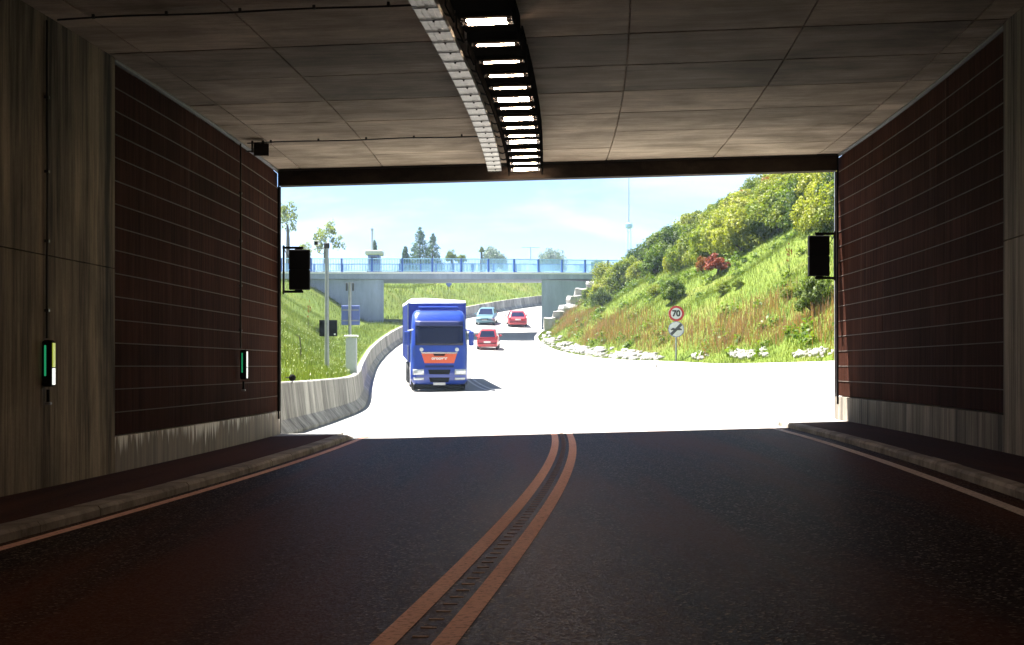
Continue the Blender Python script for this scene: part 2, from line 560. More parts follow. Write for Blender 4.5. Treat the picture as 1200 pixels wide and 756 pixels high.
# ---- roadway inside
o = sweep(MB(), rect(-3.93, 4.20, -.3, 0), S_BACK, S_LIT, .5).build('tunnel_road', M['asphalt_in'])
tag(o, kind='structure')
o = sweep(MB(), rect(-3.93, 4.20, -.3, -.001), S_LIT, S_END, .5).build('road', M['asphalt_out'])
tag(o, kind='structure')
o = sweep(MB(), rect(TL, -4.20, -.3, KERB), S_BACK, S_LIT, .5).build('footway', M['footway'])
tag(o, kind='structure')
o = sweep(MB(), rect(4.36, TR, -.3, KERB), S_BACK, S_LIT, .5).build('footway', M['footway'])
tag(o, kind='structure')

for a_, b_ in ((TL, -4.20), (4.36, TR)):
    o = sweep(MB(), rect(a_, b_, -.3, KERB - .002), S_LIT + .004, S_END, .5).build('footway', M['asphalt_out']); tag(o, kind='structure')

def strip(mb, t0, t1, s0, s1, z, ds=.5):
    n = max(1, int((s1 - s0) / ds)); 
    V = []
    for i in range(n + 1):
        s = s0 + (s1 - s0) * i / n
        V += [TP(s, t0, z), TP(s, t1, z)]
    return mb.add(V, [(2 * i, 2 * i + 1, 2 * i + 3, 2 * i + 2) for i in range(n)])
cl = empty('centre_line', TP(4, 0, 0))
tag(cl, 'double lamp-tinted centre line with ribbed strip between its two stripes', 'road marking')
for t0 in (-.205, .075):
    WB('stripe', strip(MB(), t0 + .008, t0 + .122, S_BACK, S_END, .005), M['line_orange'], cl)
s = 5.2
ribm = []
while s < 31.2:
    mb = MB()
    c = TP(s, 0, .0); th = centre(s)[2]
    rot = Matrix.Rotation(-th, 3, 'Z')
    mb.box((0, 0, .0015), (.075, .03, .005), rot)
    if not ribm: ribm.append(mb.mesh('rib', M['rib']))
    o = link(bpy.data.objects.new('rib', ribm[0]), cl); o.location = c - Vector(cl.location)
    s += .26
o = strip(MB(), -3.82, -3.70, S_BACK, S_END, .005).build('edge_line', M['line_orange'])
tag(o, 'lamp-tinted edge line beside the left kerb', 'road marking')
o = strip(MB(), 3.87, 3.99, S_BACK, S_END - .3, .005).build('edge_line', M['line_pale'])
tag(o, 'pale edge line beside the right kerb', 'road marking')

def kerb(name, t0, t1, s0, s1, label, cham):
    e = empty(name, TP(s1, (t0 + t1) / 2, 0)); tag(e, label, 'kerb')
    L = 1.5; s = s0
    sweep_poly = [(t0, -.2), (t1, -.2), (t1, KERB + .004 - (.03 if cham > 0 else 0)), (t1 - .025 * (cham > 0), KERB + .004), (t0 + .025 * (cham < 0), KERB + .004), (t0, KERB + .004 - (.03 if cham < 0 else 0))]
    while s < s1 - .01:
        e1 = min(s + L - .018, s1)
        dz = rnd.uniform(-.004, .004)
        WB('kerb_stone', sweep(MB(), [(t + dz * .8, z + dz) for t, z in sweep_poly], s, e1, .75), M['kerb'], e)
        s += L
    if s1 < 30.5:      # ramped end stone
        n = 4; rings = []
        for i in range(n + 1):
            rings.append([TP(s1 + .02 + i * .3, t, (z - .10 * i / n) if z > 0 else z) for t, z in sweep_poly])
        WB('end_stone', MB().loft(rings), M['kerb'], e)
    return e
kerb('kerb', -4.197, -3.932, 4.0, 29.9, 'row of concrete kerb stones along the left footway', 1)
kerb('kerb', 4.203, 4.357, 4.0, 31.35, 'row of narrow concrete kerb stones along the right footway', -1)
for a, b in ((-4.197, -3.932), (4.203, 4.357)):
    o = sweep(MB(), rect(a, b, -.25, KERB - .006), S_BACK, 3.98, 1.0).build('kerb_base', M['kerb']); tag(o, kind='structure')
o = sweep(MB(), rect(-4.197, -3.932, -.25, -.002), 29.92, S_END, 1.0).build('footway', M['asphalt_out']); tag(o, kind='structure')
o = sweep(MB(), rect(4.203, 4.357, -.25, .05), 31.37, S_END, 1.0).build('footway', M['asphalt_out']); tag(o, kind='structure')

# ---- walls
ZP0, ZP1 = KERB + .45, ZC - .035          # acoustic field, bottom and top
S_FIELD = 19.7
def side_wall(sg):
    T = TL if sg < 0 else TR
    cm = M['wall'] if sg < 0 else M['wall_grey']
    e = empty('tunnel_wall', TP(20, T, 0))
    tag(e, 'left tunnel wall of streaked concrete and brown panel field with white lime runs below' if sg < 0
        else 'right tunnel wall with dark brown panel field over a bare concrete plinth', 'wall')
    out = lambda d: T + sg * d            # d metres into the wall
    def R_(d0, d1, z0, z1):
        a, b = sorted((out(d0), out(d1))); return rect(a, b, z0, z1)
    WB('wall_core', sweep(MB(), R_(.13, .75, -.3, ZC + .1), S_BACK, S_END, 1.0), cm, e)
    # cast concrete panels nearer the camera, joints 12 mm, recessed
    ss = [S_BACK, -30, -24, -18, -12, -6, 0, 4, 8, 12, 15.9, S_FIELD]
    for a, b in zip(ss[:-1], ss[1:]):
        for z0, z1 in ((-.28, 2.6), (2.6, ZC + .02)):
            WB('concrete_panel', sweep(MB(), R_(0, .129, z0 + .006, z1 - .006), a + .007, b - .007, 1.0), cm, e)
    # plinth under the field
    for a, b in zip(np.linspace(S_FIELD, S_END, 5)[:-1], np.linspace(S_FIELD, S_END, 5)[1:]):
        WB('plinth_block', sweep(MB(), R_(0, .128, -.28, ZP0 - .01), a + .006, b - .006, 1.0), M['plinth'] if sg < 0 else M['wall_grey'], e)
    WB('backing_strip', sweep(MB(), R_(.088, .127, ZP0, ZP1), S_FIELD + .03, S_END - .02, 1.0), M['joint'], e)
    rows = 16; hh = (ZP1 - ZP0) / rows
    for r in range(1, rows):
        z0 = ZP0 + r * hh
        WB('joint_strip', sweep(MB(), R_(.044, .0865, z0 - .0055, z0 + .0055), S_FIELD + .045, S_END - .035, 1.0), M['joint'], e)
    cols = np.linspace(S_FIELD + .04, S_END - .03, 4)
    for r in range(rows):
        for a, b in zip(cols[:-1], cols[1:]):
            dd = rnd.uniform(-.004, .004)
            z0 = ZP0 + r * hh
            WB('acoustic_panel', sweep(MB(), R_(.055 + dd, .086, z0 + .007, z0 + hh - .007), a + .003, b - .003, 1.3), M['acoustic'], e)
    WB('top_trim', sweep(MB(), R_(-.006, .05, ZP1 + .002, ZP1 + .03), S_FIELD, S_END, 1.0), M['galv'], e)
    WB('end_trim', sweep(MB(), R_(-.012, .07, KERB + .01, ZC - .3), S_END - .012, S_END + .03, 1.0), M['galv'] if sg > 0 else M['dark_steel'], e)
    return e
wall_l = side_wall(-1)
wall_r = side_wall(1)

# ---- ceiling
ce = empty('tunnel_ceiling', TP(20, 0, ZC))
tag(ce, 'concrete tunnel ceiling cast in wide jointed panels', 'ceiling')
WB('ceiling_slab', sweep(MB(), rect(TL - .7, TR + .7, ZC + .035, ZC + .95), S_BACK, S_END, 1.0), M['ceiling'], ce)
WB('ceiling_panel', sweep(MB(), rect(TL, TR, ZC, ZC + .033), S_BACK, 9.385, 1.0), M['ceiling'], ce)
cols = [TL, -5.0, -3.42, -1.28, .87, 2.92, 4.92, TR]
st = [9.4, 11.4, 13.4, 15.4, 17.4, 19.4, 21.4, 23.4, 25.4, 27.4, 29.4, 31.18]
strong = (19.4, 23.4, 15.4, 11.4)
for i in range(len(st) - 1):
    for j in range(len(cols) - 1):
        g0 = .032 if st[i] in strong else .014
        g1 = .032 if st[i + 1] in strong else .014
        dz = rnd.uniform(0, .006)
        WB('ceiling_panel', sweep(MB(), rect(cols[j] + .011, cols[j + 1] - .011, ZC + dz, ZC + .034), st[i] + g0, st[i + 1] - g1, 1.0), M['ceiling_soot'] if 19 < st[i] < 23 else M['ceiling'], ce)

# ---- beam over the mouth
pb = empty('portal_beam', TP(31.35, 0, ZC - .33))
tag(pb, 'dark concrete beam across the top of the tunnel mouth', 'beam')
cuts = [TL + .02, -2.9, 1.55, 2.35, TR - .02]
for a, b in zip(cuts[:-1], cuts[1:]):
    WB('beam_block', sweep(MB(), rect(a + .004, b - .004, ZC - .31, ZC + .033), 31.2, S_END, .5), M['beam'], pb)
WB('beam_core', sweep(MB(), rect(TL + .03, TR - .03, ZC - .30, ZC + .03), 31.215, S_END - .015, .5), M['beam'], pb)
WB('beam_angle', sweep(MB(), rect(TL + .01, TR - .01, ZC - .03, ZC + .002), 31.165, 31.198, .5), M['dark_steel'], pb)
for a in (TL + .005, TR - .035):
    WB('frame_strip', sweep(MB(), rect(a, a + .03, KERB + .3, ZC - .035), 31.15, 31.18, .5), M['black'], pb)

# ---- outside head wall and unseen cap that shuts out light behind the camera
hw = empty('portal_head_wall', TP(S_END, 0, ZC))
tag(hw, 'concrete head wall around the outside of the tunnel mouth', 'wall')
x, y, th = centre(S_END)
WB('head_panel', MB().box((x - 13.2, y - .25, 2.6), (14.0, .45, 7.6)), M['wall_grey'], hw)
WB('head_panel', MB().box((x + 13.1, y - .25, 2.8), (14.0, .45, 8.0)), M['wall_grey'], hw)
WB('head_panel', MB().box((x, y - .25, 7.0), (12.3, .45, 1.4)), M['wall_grey'], hw)
o = sweep(MB(), rect(TL - .7, TR + .7, -.3, ZC + .9), S_BACK - .5, S_BACK, .5).build('tunnel_light_cap', M['wall_grey'])  # cap added out of view to block daylight; the tunnel itself runs on
tag(o, kind='structure')

# ---- cable tray under the ceiling
tr = empty('cable_tray', TP(31.0, -1.26, ZC - .12))
tag(tr, 'pale perforated cable tray hanging along the ceiling left of the tunnel lights', 'cable tray')
s = 12.0
T0 = -1.26
while s < 30.9:
    e1 = min(s + .60, 31.0)
    mb = MB()
    zz = ZC - .17
    sweep(mb, rect(T0 - .13, T0 + .13, zz, zz + .004), s + .008, e1 - .008, .6)
    sweep(mb, rect(T0 - .13, T0 - .126, zz, zz + .07), s + .008, e1 - .008, .6)
    sweep(mb, rect(T0 + .126, T0 + .13, zz, zz + .07), s + .008, e1 - .008, .6)
    for q in (-.065, 0, .065):
        sweep(mb, rect(T0 + q - .006, T0 + q + .006, zz - .006, zz - .001), s + .01, e1 - .01, .6)
    seg = WB('tray_section', mb, M['tray'], tr)
    mb = MB(); sweep(mb, rect(T0 - .135, T0 + .135, zz - .014, zz - .007), e1 - .018, e1 + .012, .5)
    mb.tube([TP(e1, T0 + .02, zz - .03), TP(e1, T0 + .02, zz - .006)], .014, 6)
    WB('joint_clip', mb, M['dark_steel'], tr)
    if int(s / .6) % 3 == 0:
        mb = MB()
        for q in (-.11, .11): mb.tube([TP(e1, T0 + q, zz), TP(e1, T0 + q, ZC + .01)], .008, 6)
        WB('hanger', mb, M['dark_steel'], tr)
    s += .60

# ---- ceiling lights
light_st = [(2.2, 1), (3.6, 1), (5.0, 1), (6.4, 1), (7.8, 1), (9.2, 1), (10.6, 1), (12.0, 1), (13.5, 1), (15.05, 1), (16.35, 1), (17.42, 2), (18.78, 1), (19.85, 1), (20.78, 1), (21.7, 1), (22.55, 2), (23.4, 1), (24.3, 2), (25.3, 1), (26.2, 1), (26.8, 2), (27.95, 1), (28.85, 1), (29.75, 1), (30.55, 2)]
TLIT = -.68
n_l = len(light_st)
words = ['first', 'second', 'third', 'fourth', 'fifth', 'sixth', 'seventh', 'eighth', 'ninth', 'tenth', 'eleventh', 'twelfth', 'thirteenth', 'fourteenth', 'fifteenth', 'sixteenth', 'seventeenth', 'eighteenth', 'nineteenth', 'twentieth', 'twenty-first', 'twenty-second', 'twenty-third', 'twenty-fourth', 'twenty-fifth', 'twenty-sixth', 'twenty-seventh']
for i, (s, k) in enumerate(light_st):
    e = empty('ceiling_light', TP(s, TLIT, ZC)); e.rotation_euler = (0, math.atan(-BANK), -centre(s)[2])
    rank = n_l - 1 - i          # counted from the tunnel mouth
    pos = 'nearest the tunnel mouth' if rank == 0 else f'{words[rank]} from the tunnel mouth'
    tag(e, f'{"twin" if k == 2 else "single"}-tube lit ceiling lamp, {pos} in its row', 'ceiling lamp', 'lit lamps in a row along the tunnel ceiling')
    nxt = light_st[i + 1][0] if i + 1 < n_l else s + .5
    mb = MB(); L = min(.86, nxt - s - .06)
    mb.bevbox((0, L / 2 - .10, -.085), (.60, L - .04, .17), .015)
    mb.box((-.315, L / 2 - .10, -.14), (.02, L - .04, .28)); mb.box((.315, L / 2 - .10, -.14), (.02, L - .04, .28))  # side cheeks added to keep tube light off the upper walls
    mb.build('housing', M['lamp_housing'], e)
    for q in range(k):
        yy = .0 + q * .20
        mb = MB(); mb.tube([(-.215, yy, -.192), (.215, yy, -.192)], .0115, 10); mb.build('tube', M['tube'], e, True)
        for sx in (-1, 1):
            mb = MB(); mb.tube([(sx * .216, yy, -.192), (sx * .275, yy, -.192)], .016, 8); mb.box((sx * .262, yy, -.185), (.03, .03, .03))
            mb.build('lamp_holder', M['chrome'], e)
    mb = MB()
    pts = [(-.3, .25, -.05), (-.40, .22, -.09), (-.47, .16, -.07), (-.52, .1, -.02)]
    mb.tube(pts, .014, 6); mb.build('cable', M['cable'], e)

# ---- thin conduits across the ceiling and down the left wall, guide lamps
def guide_lamp(s, label):
    e = empty('guide_lamp', TP(s, TL, 1.10)); e.rotation_euler = (0, 0, -centre(s)[2])
    tag(e, label, 'guide lamp')
    b = MB().bevbox((.055, 0, .33), (.11, .12, .50), .02).build('housing', M['black'], e)
    # lens on the side towards the traffic (-Y) and on the road side (+X)
    MB().bevbox((.04, -.063, .36), (.020, .012, .33), .003).build('green_strip', M['green_lamp'], e)
    MB().bevbox((.114, -.005, .42), (.012, .075, .26), .003).build('upper_lens', M['lime_lamp'] if s < 20 else M['white_lamp'], e)
    MB().bevbox((.114, -.005, .19), (.012, .075, .18), .003).build('lower_lens', M['white_lamp'], e)
    MB().bevbox((.05, 0, -.02), (.03, .03, .14), .004).build('stem', M['black'], e)
    MB().bevbox((.055, 0, -.10), (.06, .06, .03), .006).build('foot_knob', M['galv'], e)
    return e
guide_lamp(17.15, 'lit green and lime guide lamp on the bare concrete of the left wall')
guide_lamp(27.2, 'lit green and white guide lamp on the brown panels of the left wall')
for s, dz, lab, lab2 in ((17.2, 0, 'thin dark conduit crossing the ceiling nearest the camera', 'thin dark conduit running down the concrete wall to a guide lamp'),
                         (27.1, 0, 'thin dark conduit crossing the ceiling near the tunnel mouth', 'thin dark conduit running down the brown panels to a guide lamp')):
    e = empty('conduit', TP(s, -3.3, ZC)); tag(e, lab, 'conduit')
    pts = [TP(s + .015 * math.sin(t * 2), t, ZC - .045 - .008 * math.sin(t * 3)) for t in np.linspace(-5.3, -1.42, 24)]
    WB('pipe', MB().tube(pts, .011, 8), M['cable'], e, True)
    for t in np.linspace(-4.9, -1.7, 5):
        c = TP(s, t, ZC - .03)
        WB('clip', MB().box(c, (.03, .04, .045)), M['dark_steel'], e)
    e = empty('conduit', TP(s, TL, 1.75)); tag(e, lab2, 'conduit')
    off = .022
    pts = [TP(s + .01 * math.sin(z * 2.3), TL + off, z) for z in np.linspace(1.70, ZC - .05, 14)]
    WB('pipe', MB().tube(pts, .014, 8), M['cable'], e, True)
    for z in (2.0, 2.75, 3.5, 4.3):
        WB('clip', MB().box(TP(s, TL + .02, z), (.05, .06, .03)), M['dark_steel'], e)

sp = empty('loudspeaker', TP(27.2, -5.05, ZC - .40)); sp.rotation_euler = (0, 0, -centre(27.2)[2]); sp.scale = (.8, .8, .8); sp.location.z += .08
tag(sp, 'small black horn loudspeaker hung under the ceiling by the left wall', 'loudspeaker')
mb = MB(); mb.loft([[(sx * w + .0, y, sz * h + .19) for sx, sz in ((-1, -1), (1, -1), (1, 1), (-1, 1))] for y, w, h in ((-.20, .16, .13), (-.05, .13, .10), (.16, .08, .07))])
mb.build('horn', M['black'], sp)
MB().bevbox((0, -.203, .19), (.30, .012, .24), .004).build('grille', M['dark_steel'], sp)
MB().box((0, 0, .36), (.05, .05, .09)).build('mount', M['dark_steel'], sp)
mb = MB(); mb.tube([(-.36, 0, .18), (-.08, .05, .19)], .018, 6); mb.build('wall_arm', M['dark_steel'], sp)
mb = MB(); mb.box((-.22, -.02, .36), (.04, .04, .42)); mb.box((-.22, -.02, .565), (.16, .05, .02)); mb.build('bracket', M['dark_steel'], sp)

# ---- lane signal boxes at the mouth
def signal_box(s, tc, z0, sg, label):
    e = empty('signal_box', TP(s, tc, z0)); tag(e, label, 'signal box')
    for k in range(2):
        b = MB().bevbox((0, 0, .195 + .392 * k), (.40, .16, .386), .012).build('lamp_case', M['black'], e)
        MB().lathe([(.15, 0), (.15, .06), (.13, .07)], 'Y', 20, (0, .08, .195 + .392 * k)).build('lens_hood', M['black'], b)
    for z in (-.035, .82):
        mb = MB(); mb.box((-sg * -.13, 0, z), (.40, .05, .045)); mb.box((sg * .02, 0, z + (.02 if z < 0 else -.02)), (.14, .06, .04)); mb.build('bracket_arm', M['black'], e)
    mb = MB(); mb.box((sg * .31, 0, .39), (.035, .06, .95)); mb.build('wall_plate', M['dark_steel'], e)
    mb = MB(); mb.tube([(sg * .3, -.03, .8), (sg * .24, -.03, .68), (sg * .2, -.02, .62)], .008, 6); mb.build('cable', M['cable'], e)
    return e
signal_box(31.62, TL + .36, 2.88, -1, 'black two-lamp signal box on brackets at the left edge of the tunnel mouth')
signal_box(31.40, TR - .34, 2.86, 1, 'black two-lamp signal box on brackets at the right edge of the tunnel mouth')

# ------------------------------------------------------------------ the road outside
XE, YE, _ = centre(S_END)
YE = TP(S_END, 0, 0).y
CTL_L = [(-4.49, YE), (-4.6, 42), (-4.86, 52.5), (-5.6, 63), (-6.35, 72), (-7.35, 85), (-8.3, 100), (-8.75, 115), (-8.6, 128), (-7.6, 143), (-4.6, 159), (3.35, 177), (16, 195), (42, 218)]
CTL_R = [(6.26, YE), (6.3, 42), (6.33, 54), (5.9, 63), (3.95, 72.5), (2.7, 86), (2.0, 98), (1.5, 111), (1.6, 122), (2.9, 134), (7, 146), (15, 162), (28, 180), (52, 203)]
BL = [-.145, -.14, -.13, -.12, -.08, -.02, .06, .14, .2, .22, .22, .2, .2, .2]
BR = [.143, .14, .13, .12, .08, .02, -.06, -.12, -.16, -.2, -.2, -.2, -.2, -.2]
def zp(Y):
    if Y < 38: return 0.0
    if Y > 185: return zp(185) + (Y - 185) * .06
    return -.007 * (Y - 38) + .00045 * (Y - 38) ** 2
def catmull(P, n=12):
    P = [np.array(p, float) for p in P]
    out = []
    for i in range(len(P) - 1):
        p0 = P[i - 1] if i > 0 else 2 * P[0] - P[1]
        p1, p2 = P[i], P[i + 1]
        p3 = P[i + 2] if i + 2 < len(P) else 2 * P[-1] - P[-2]
        for k in range(n):
            t = k / n
            out.append(.5 * ((2 * p1) + (-p0 + p2) * t + (2 * p0 - 5 * p1 + 4 * p2 - p3) * t * t + (-p0 + 3 * p1 - 3 * p2 + p3) * t ** 3))
    out.append(P[-1])
    return np.array(out)
EL = catmull([(x, y, b + zp(y)) for (x, y), b in zip(CTL_L, BL)])
ER = catmull([(x, y, b + zp(y)) for (x, y), b in zip(CTL_R, BR)])
NE = len(EL)
ROADW = 14
V = []; F = []
for i in range(NE):
    for k in range(ROADW + 1):
        f = k / ROADW
        V.append(EL[i] * (1 - f) + ER[i] * f)
for i in range(NE - 1):
    for k in range(ROADW):
        a = i * (ROADW + 1) + k
        F.append((a, a + 1, a + ROADW + 2, a + ROADW + 1))
V = np.array(V); V[:, 2] -= .004
V[:ROADW + 1, 1] += .0
o = link(bpy.data.objects.new('road', np_mesh('road', V, F, M['asphalt_out'], True))); tag(o, kind='structure')

def road_line(f0, w, i0, i1, name, label, dash=None):
    """painted line at fraction f0 of the carriageway"""
    V = []; F = []
    for i in range(i0, i1):
        c = EL[i] * (1 - f0) + ER[i] * f0; d = ER[i] - EL[i]; d = d / np.linalg.norm(d)
        V += [c - d * w / 2 + (0, 0, .006), c + d * w / 2 + (0, 0, .006)]
    n = i1 - i0
    F = [(2 * i, 2 * i + 1, 2 * i + 3, 2 * i + 2) for i in range(n - 1)]
    o = link(bpy.data.objects.new(name, np_mesh(name, V, F, M['line_white']))); tag(o, label, 'road marking')
road_line(.485, .12, 0, 150, 'centre_line', 'left stripe of the double centre line on the sunlit road')
road_line(.515, .12, 0, 150, 'centre_line', 'right stripe of the double centre line on the sunlit road')

# ------------------------------------------------------------------ terrain
def poly_dist(P, X, Y):
    """distance, station height and side of the nearest point on polyline P"""
    best = np.full(X.shape, 1e9); bz = np.zeros(X.shape); side = np.zeros(X.shape)
    for i in range(len(P) - 1):
        a = P[i]; b = P[i + 1]; dx, dy = b[0] - a[0], b[1] - a[1]; L2 = dx * dx + dy * dy
        t = np.clip(((X - a[0]) * dx + (Y - a[1]) * dy) / L2, 0, 1)
        px, py = a[0] + t * dx, a[1] + t * dy
        d = np.hypot(X - px, Y - py)
        m = d < best
        best = np.where(m, d, best); bz = np.where(m, a[2] + t * (b[2] - a[2]), bz)
        cr = dx * (Y - a[1]) - dy * (X - a[0])      # > 0 : left of travel direction
        side = np.where(m, cr, side)
    return best, bz, side
def sst(a, b, x):
    t = np.clip((x - a) / (b - a), 0, 1); return t * t * (3 - 2 * t)
def vnoise(X, Y, seed=0):
    r = np.random.RandomState(seed); out = np.zeros(X.shape)
    for _ in range(14):
        k = r.uniform(.08, .9); a = r.uniform(0, 6.28); ph = r.uniform(0, 6.28)
        out += np.sin((X * math.cos(a) + Y * math.sin(a)) * k + ph) / (1 + 2.2 * k)
    return out * .11
ELs, ERs = EL[::3], ER[::3]
BH = 1.05
def height(X, Y):
    X = np.asarray(X, float); Y = np.asarray(Y, float)
    dl, zl, sl = poly_dist(ELs, X, Y); dr, zr, sr = poly_dist(ERs, X, Y)
    left = sl > 0; right = sr < 0
    inside = (~left) & (~right) & (Y > YE - .01)
    # left bank
    capl = 8.3 + 3.9 * sst(140, 195, Y)
    rl = np.maximum(0, dl - 1.7 - 1.9 * sst(85, 120, Y) * (1 - sst(140, 150, Y)))
    hl = zl + .95 + .10 * np.minimum(dl, 2) + .66 * rl
    hl = np.minimum(hl, capl + .25 * (hl - capl) * 0) 
    hl = np.where(hl > capl - 1, capl - 1 + (1 - np.exp(-(np.maximum(hl, capl - 1) - capl + 1))), hl)
    # right bank
    capr = 11.0 + 1.5 * sst(60, 90, Y) - 3.3 * sst(104, 140, Y)
    rr = np.maximum(0, dr - .9)
    hr = zr + 1.02 + .12 * np.minimum(dr, 1) + .70 * rr
    hr = np.where(hr > capr - 1, capr - 1 + (1 - np.exp(-(np.maximum(hr, capr - 1) - capr + 1))), hr)
    near_left = np.where(left & right, dl < dr, left)
    h = np.where(near_left, hl, hr)
    rmin = np.where(near_left, rl, rr)
    h = h + vnoise(X, Y, 3) * np.clip(rmin / 2.5, 0, 1) * 1.6
    # over and behind the tunnel
    over = Y < YE - .05
    h = np.where(over, np.maximum(7.9 + .02 * (YE - Y), np.minimum(h, 9)), h)
    far = np.hypot(X, Y - 80)
    h = h * (1 - sst(230, 420, far)) + 9.5 * sst(230, 420, far)
    h = h + sst(400, 1100, far) * (5 + 4 * np.sin(X * .0051 + 1) * np.cos(Y * .0042))
    h = np.where(inside, -3.0, h)
    return h, inside, near_left, dl, dr
def axis(segs):
    out = []
    for a, b, st_ in segs: out += list(np.arange(a, b, st_))
    return np.array(out + [segs[-1][1]])
AX = axis([(-900, -400, 125), (-400, -100, 40), (-100, -34, 5), (-34, 44, .8), (44, 100, 3.5), (100, 400, 30), (400, 900, 125)])
AY = axis([(-300, -60, 60), (-60, YE - 1.2, 6), (YE - .4, YE + .1, .45), (YE + .5, 120, .85), (120, 200, 1.6), (200, 300, 8), (300, 600, 40), (600, 1200, 150)])
GX, GY = np.meshgrid(AX, AY)
GH, INS, NL, DL, DR = height(GX, GY)
nx, ny = len(AX), len(AY)
idx = np.arange(nx * ny).reshape(ny, nx)
quads = np.stack([idx[:-1, :-1], idx[:-1, 1:], idx[1:, 1:], idx[1:, :-1]], -1).reshape(-1, 4)
bad = INS | ((np.minimum(DL, DR) < .22) & (GY > YE))
keep = ~bad.ravel()[quads].any(1)
# no sheet across the step at the portal
ylow = GY.ravel()[quads].min(1); yhigh = GY.ravel()[quads].max(1)
xm = GX.ravel()[quads].mean(1)
keep &= ~((ylow < YE - .02) & (yhigh > YE - .02) & (np.abs(xm - XE) < 19))
o = link(bpy.data.objects.new('ground', np_mesh('ground', np.stack([GX.ravel(), GY.ravel(), GH.ravel()], 1), quads[keep], M['ground'], True)))
tag(o, kind='structure')
# verge sheets that close the gap between barrier and ground
def verge(P, sg):
    V = []; ds = (.38, .6, 1.0, 1.6, 2.4)
    for i in range(len(P)):
        d = P[min(i + 1, len(P) - 1)] - P[max(i - 1, 0)]
        nrm = np.array((d[1], -d[0])) * sg; nrm = nrm / np.linalg.norm(nrm)
        for q in ds: V.append((P[i][0] + nrm[0] * q, P[i][1] + nrm[1] * q))
    V = np.array(V)
    h = height(V[:, 0], V[:, 1])[0]
    qs = np.tile(ds, len(P))
    # the ground under the barrier itself takes the value just behind it
    zref = np.repeat([p[2] for p in P], len(ds)) + 1.0
    h = np.where(h < -1, zref, h) + np.where(qs < 2, .03, -.05)
    n = len(ds); F = []
    for i in range(len(P) - 1):
        for k in range(n - 1):
            F.append((i * n + k, i * n + k + 1, (i + 1) * n + k + 1, (i + 1) * n + k))
    o = link(bpy.data.objects.new('verge', np_mesh('verge', np.column_stack([V, h]), F, M['ground'], True))); tag(o, kind='structure')
verge(EL, -1); verge(ER, 1)

def ground_z(x, y):
    return float(height(np.array([x]), np.array([y]))[0][0])
def hit(px, py, dmin=34, dmax=240, lift=0.0):
    """first ground point along the line of sight through a point of the 1200 x 756 picture (used only to read off positions)"""
    d = np.arange(dmin, dmax, .4)
    x = (px - 600) / FPX * d; z = EYE + (429.7 - py) / FPX * d
    h, ins, *_ = height(x, d)
    ok = (~ins) & (h + lift >= z)
    if not ok.any(): return None
    i = int(np.argmax(ok)); return Vector((x[i], d[i], h[i]))

# ------------------------------------------------------------------ concrete barriers
def resample(P, step):
    seg = np.linalg.norm(np.diff(P[:, :2], axis=0), axis=1); cum = np.concatenate([[0], np.cumsum(seg)])
    n = int(cum[-1] / step)
    q = np.arange(n + 1) * step
    return np.stack([np.interp(q, cum, P[:, k]) for k in range(3)], 1)
def barrier(P, sg, prof, label, imax, mat):
    """sg -1: stands left of the road; prof: (distance away from the road, height)"""
    e = empty('concrete_barrier', P[0]); tag(e, label, 'barrier')
    Q = resample(P, .5)
    per = 4; i = 0; n = 0
    def off(j):
        d = Q[min(j + 1, len(Q) - 1)] - Q[max(j - 1, 0)]
        v = np.array((d[1], -d[0])) * sg; return v / np.linalg.norm(v), d / np.linalg.norm(d)
    while i + per < len(Q) and Q[i][1] < imax:
        rings = []
        for j in range(i, i + per + 1):
            nv, dv = off(j)
            sh = .012 if j == i else (-.012 if j == i + per else 0)
            rings.append([(Q[j][0] + nv[0] * a + dv[0] * sh, Q[j][1] + nv[1] * a + dv[1] * sh, Q[j][2] + h) for a, h in prof])
        WB('barrier_segment', MB().loft(rings), mat, e)
        i += per
    return e
PROF_L = [(0, -.3), (0, .07), (.20, .30), (.29, 1.05), (.31, 1.075), (.50, 1.075), (.52, 1.05), (.56, -.3)]
PROF_R = [(0, -.3), (0, .07), (.16, .32), (.20, 1.20), (.22, 1.225), (.42, 1.225), (.44, 1.20), (.50, -.3)]
barrier(EL, -1, PROF_L, 'long stained concrete barrier curving along the left side of the road', 205, M['barrier'])
barrier(ER, 1, PROF_R, 'sunlit white concrete barrier along the right side of the road', 160, M['barrier_sunlit'])

# ------------------------------------------------------------------ bridge over the road
DZ = EYE + .0
BP = [(-46.5, 133.4), (-44, 133.4)]
X, Y = -41.5, 133.4
while X < -17: BP.append((X, Y)); X += 2.5
BP.append((-16.55, 133.6))
X, Y = -16.55, 133.6
for a in (.09, .10, .09, .10, .28, .42, .52, .58, .60, .60, .58, .58, .58, .58, .58):
    X += 2.5 * math.cos(a); Y += 2.5 * math.sin(a); BP.append((X, Y))
BP = np.array(BP)
Z_SOF, Z_TOP = 8.48, 9.03
BW = 7.4
def bnorm(i):
    d = BP[min(i + 1, len(BP) - 1)] - BP[max(i - 1, 0)]
    v = np.array((-d[1], d[0])); return v / np.linalg.norm(v)
br = empty('road_bridge', (BP[8][0], BP[8][1], 3.0))
tag(br, 'grey concrete road bridge with blue railing spanning the road', 'bridge')
def bz(i): return (Z_SOF - EYE) * max(0.0, BP[i][1] / 133.6 - 1) * .95
def bsweep(poly, i0=0, i1=None, ds=0.0):
    rings = []
    i1 = len(BP) if i1 is None else i1
    for i in range(i0, i1):
        nv = bnorm(i)
        rings.append([(BP[i][0] + nv[0] * a, BP[i][1] + nv[1] * a, z + bz(i)) for a, z in poly])
    return MB().loft(rings)
WB('deck', bsweep([(0.0, Z_SOF), (BW, Z_SOF), (BW, Z_TOP - .12), (0.0, Z_TOP - .12)]), M['bridge'], br)
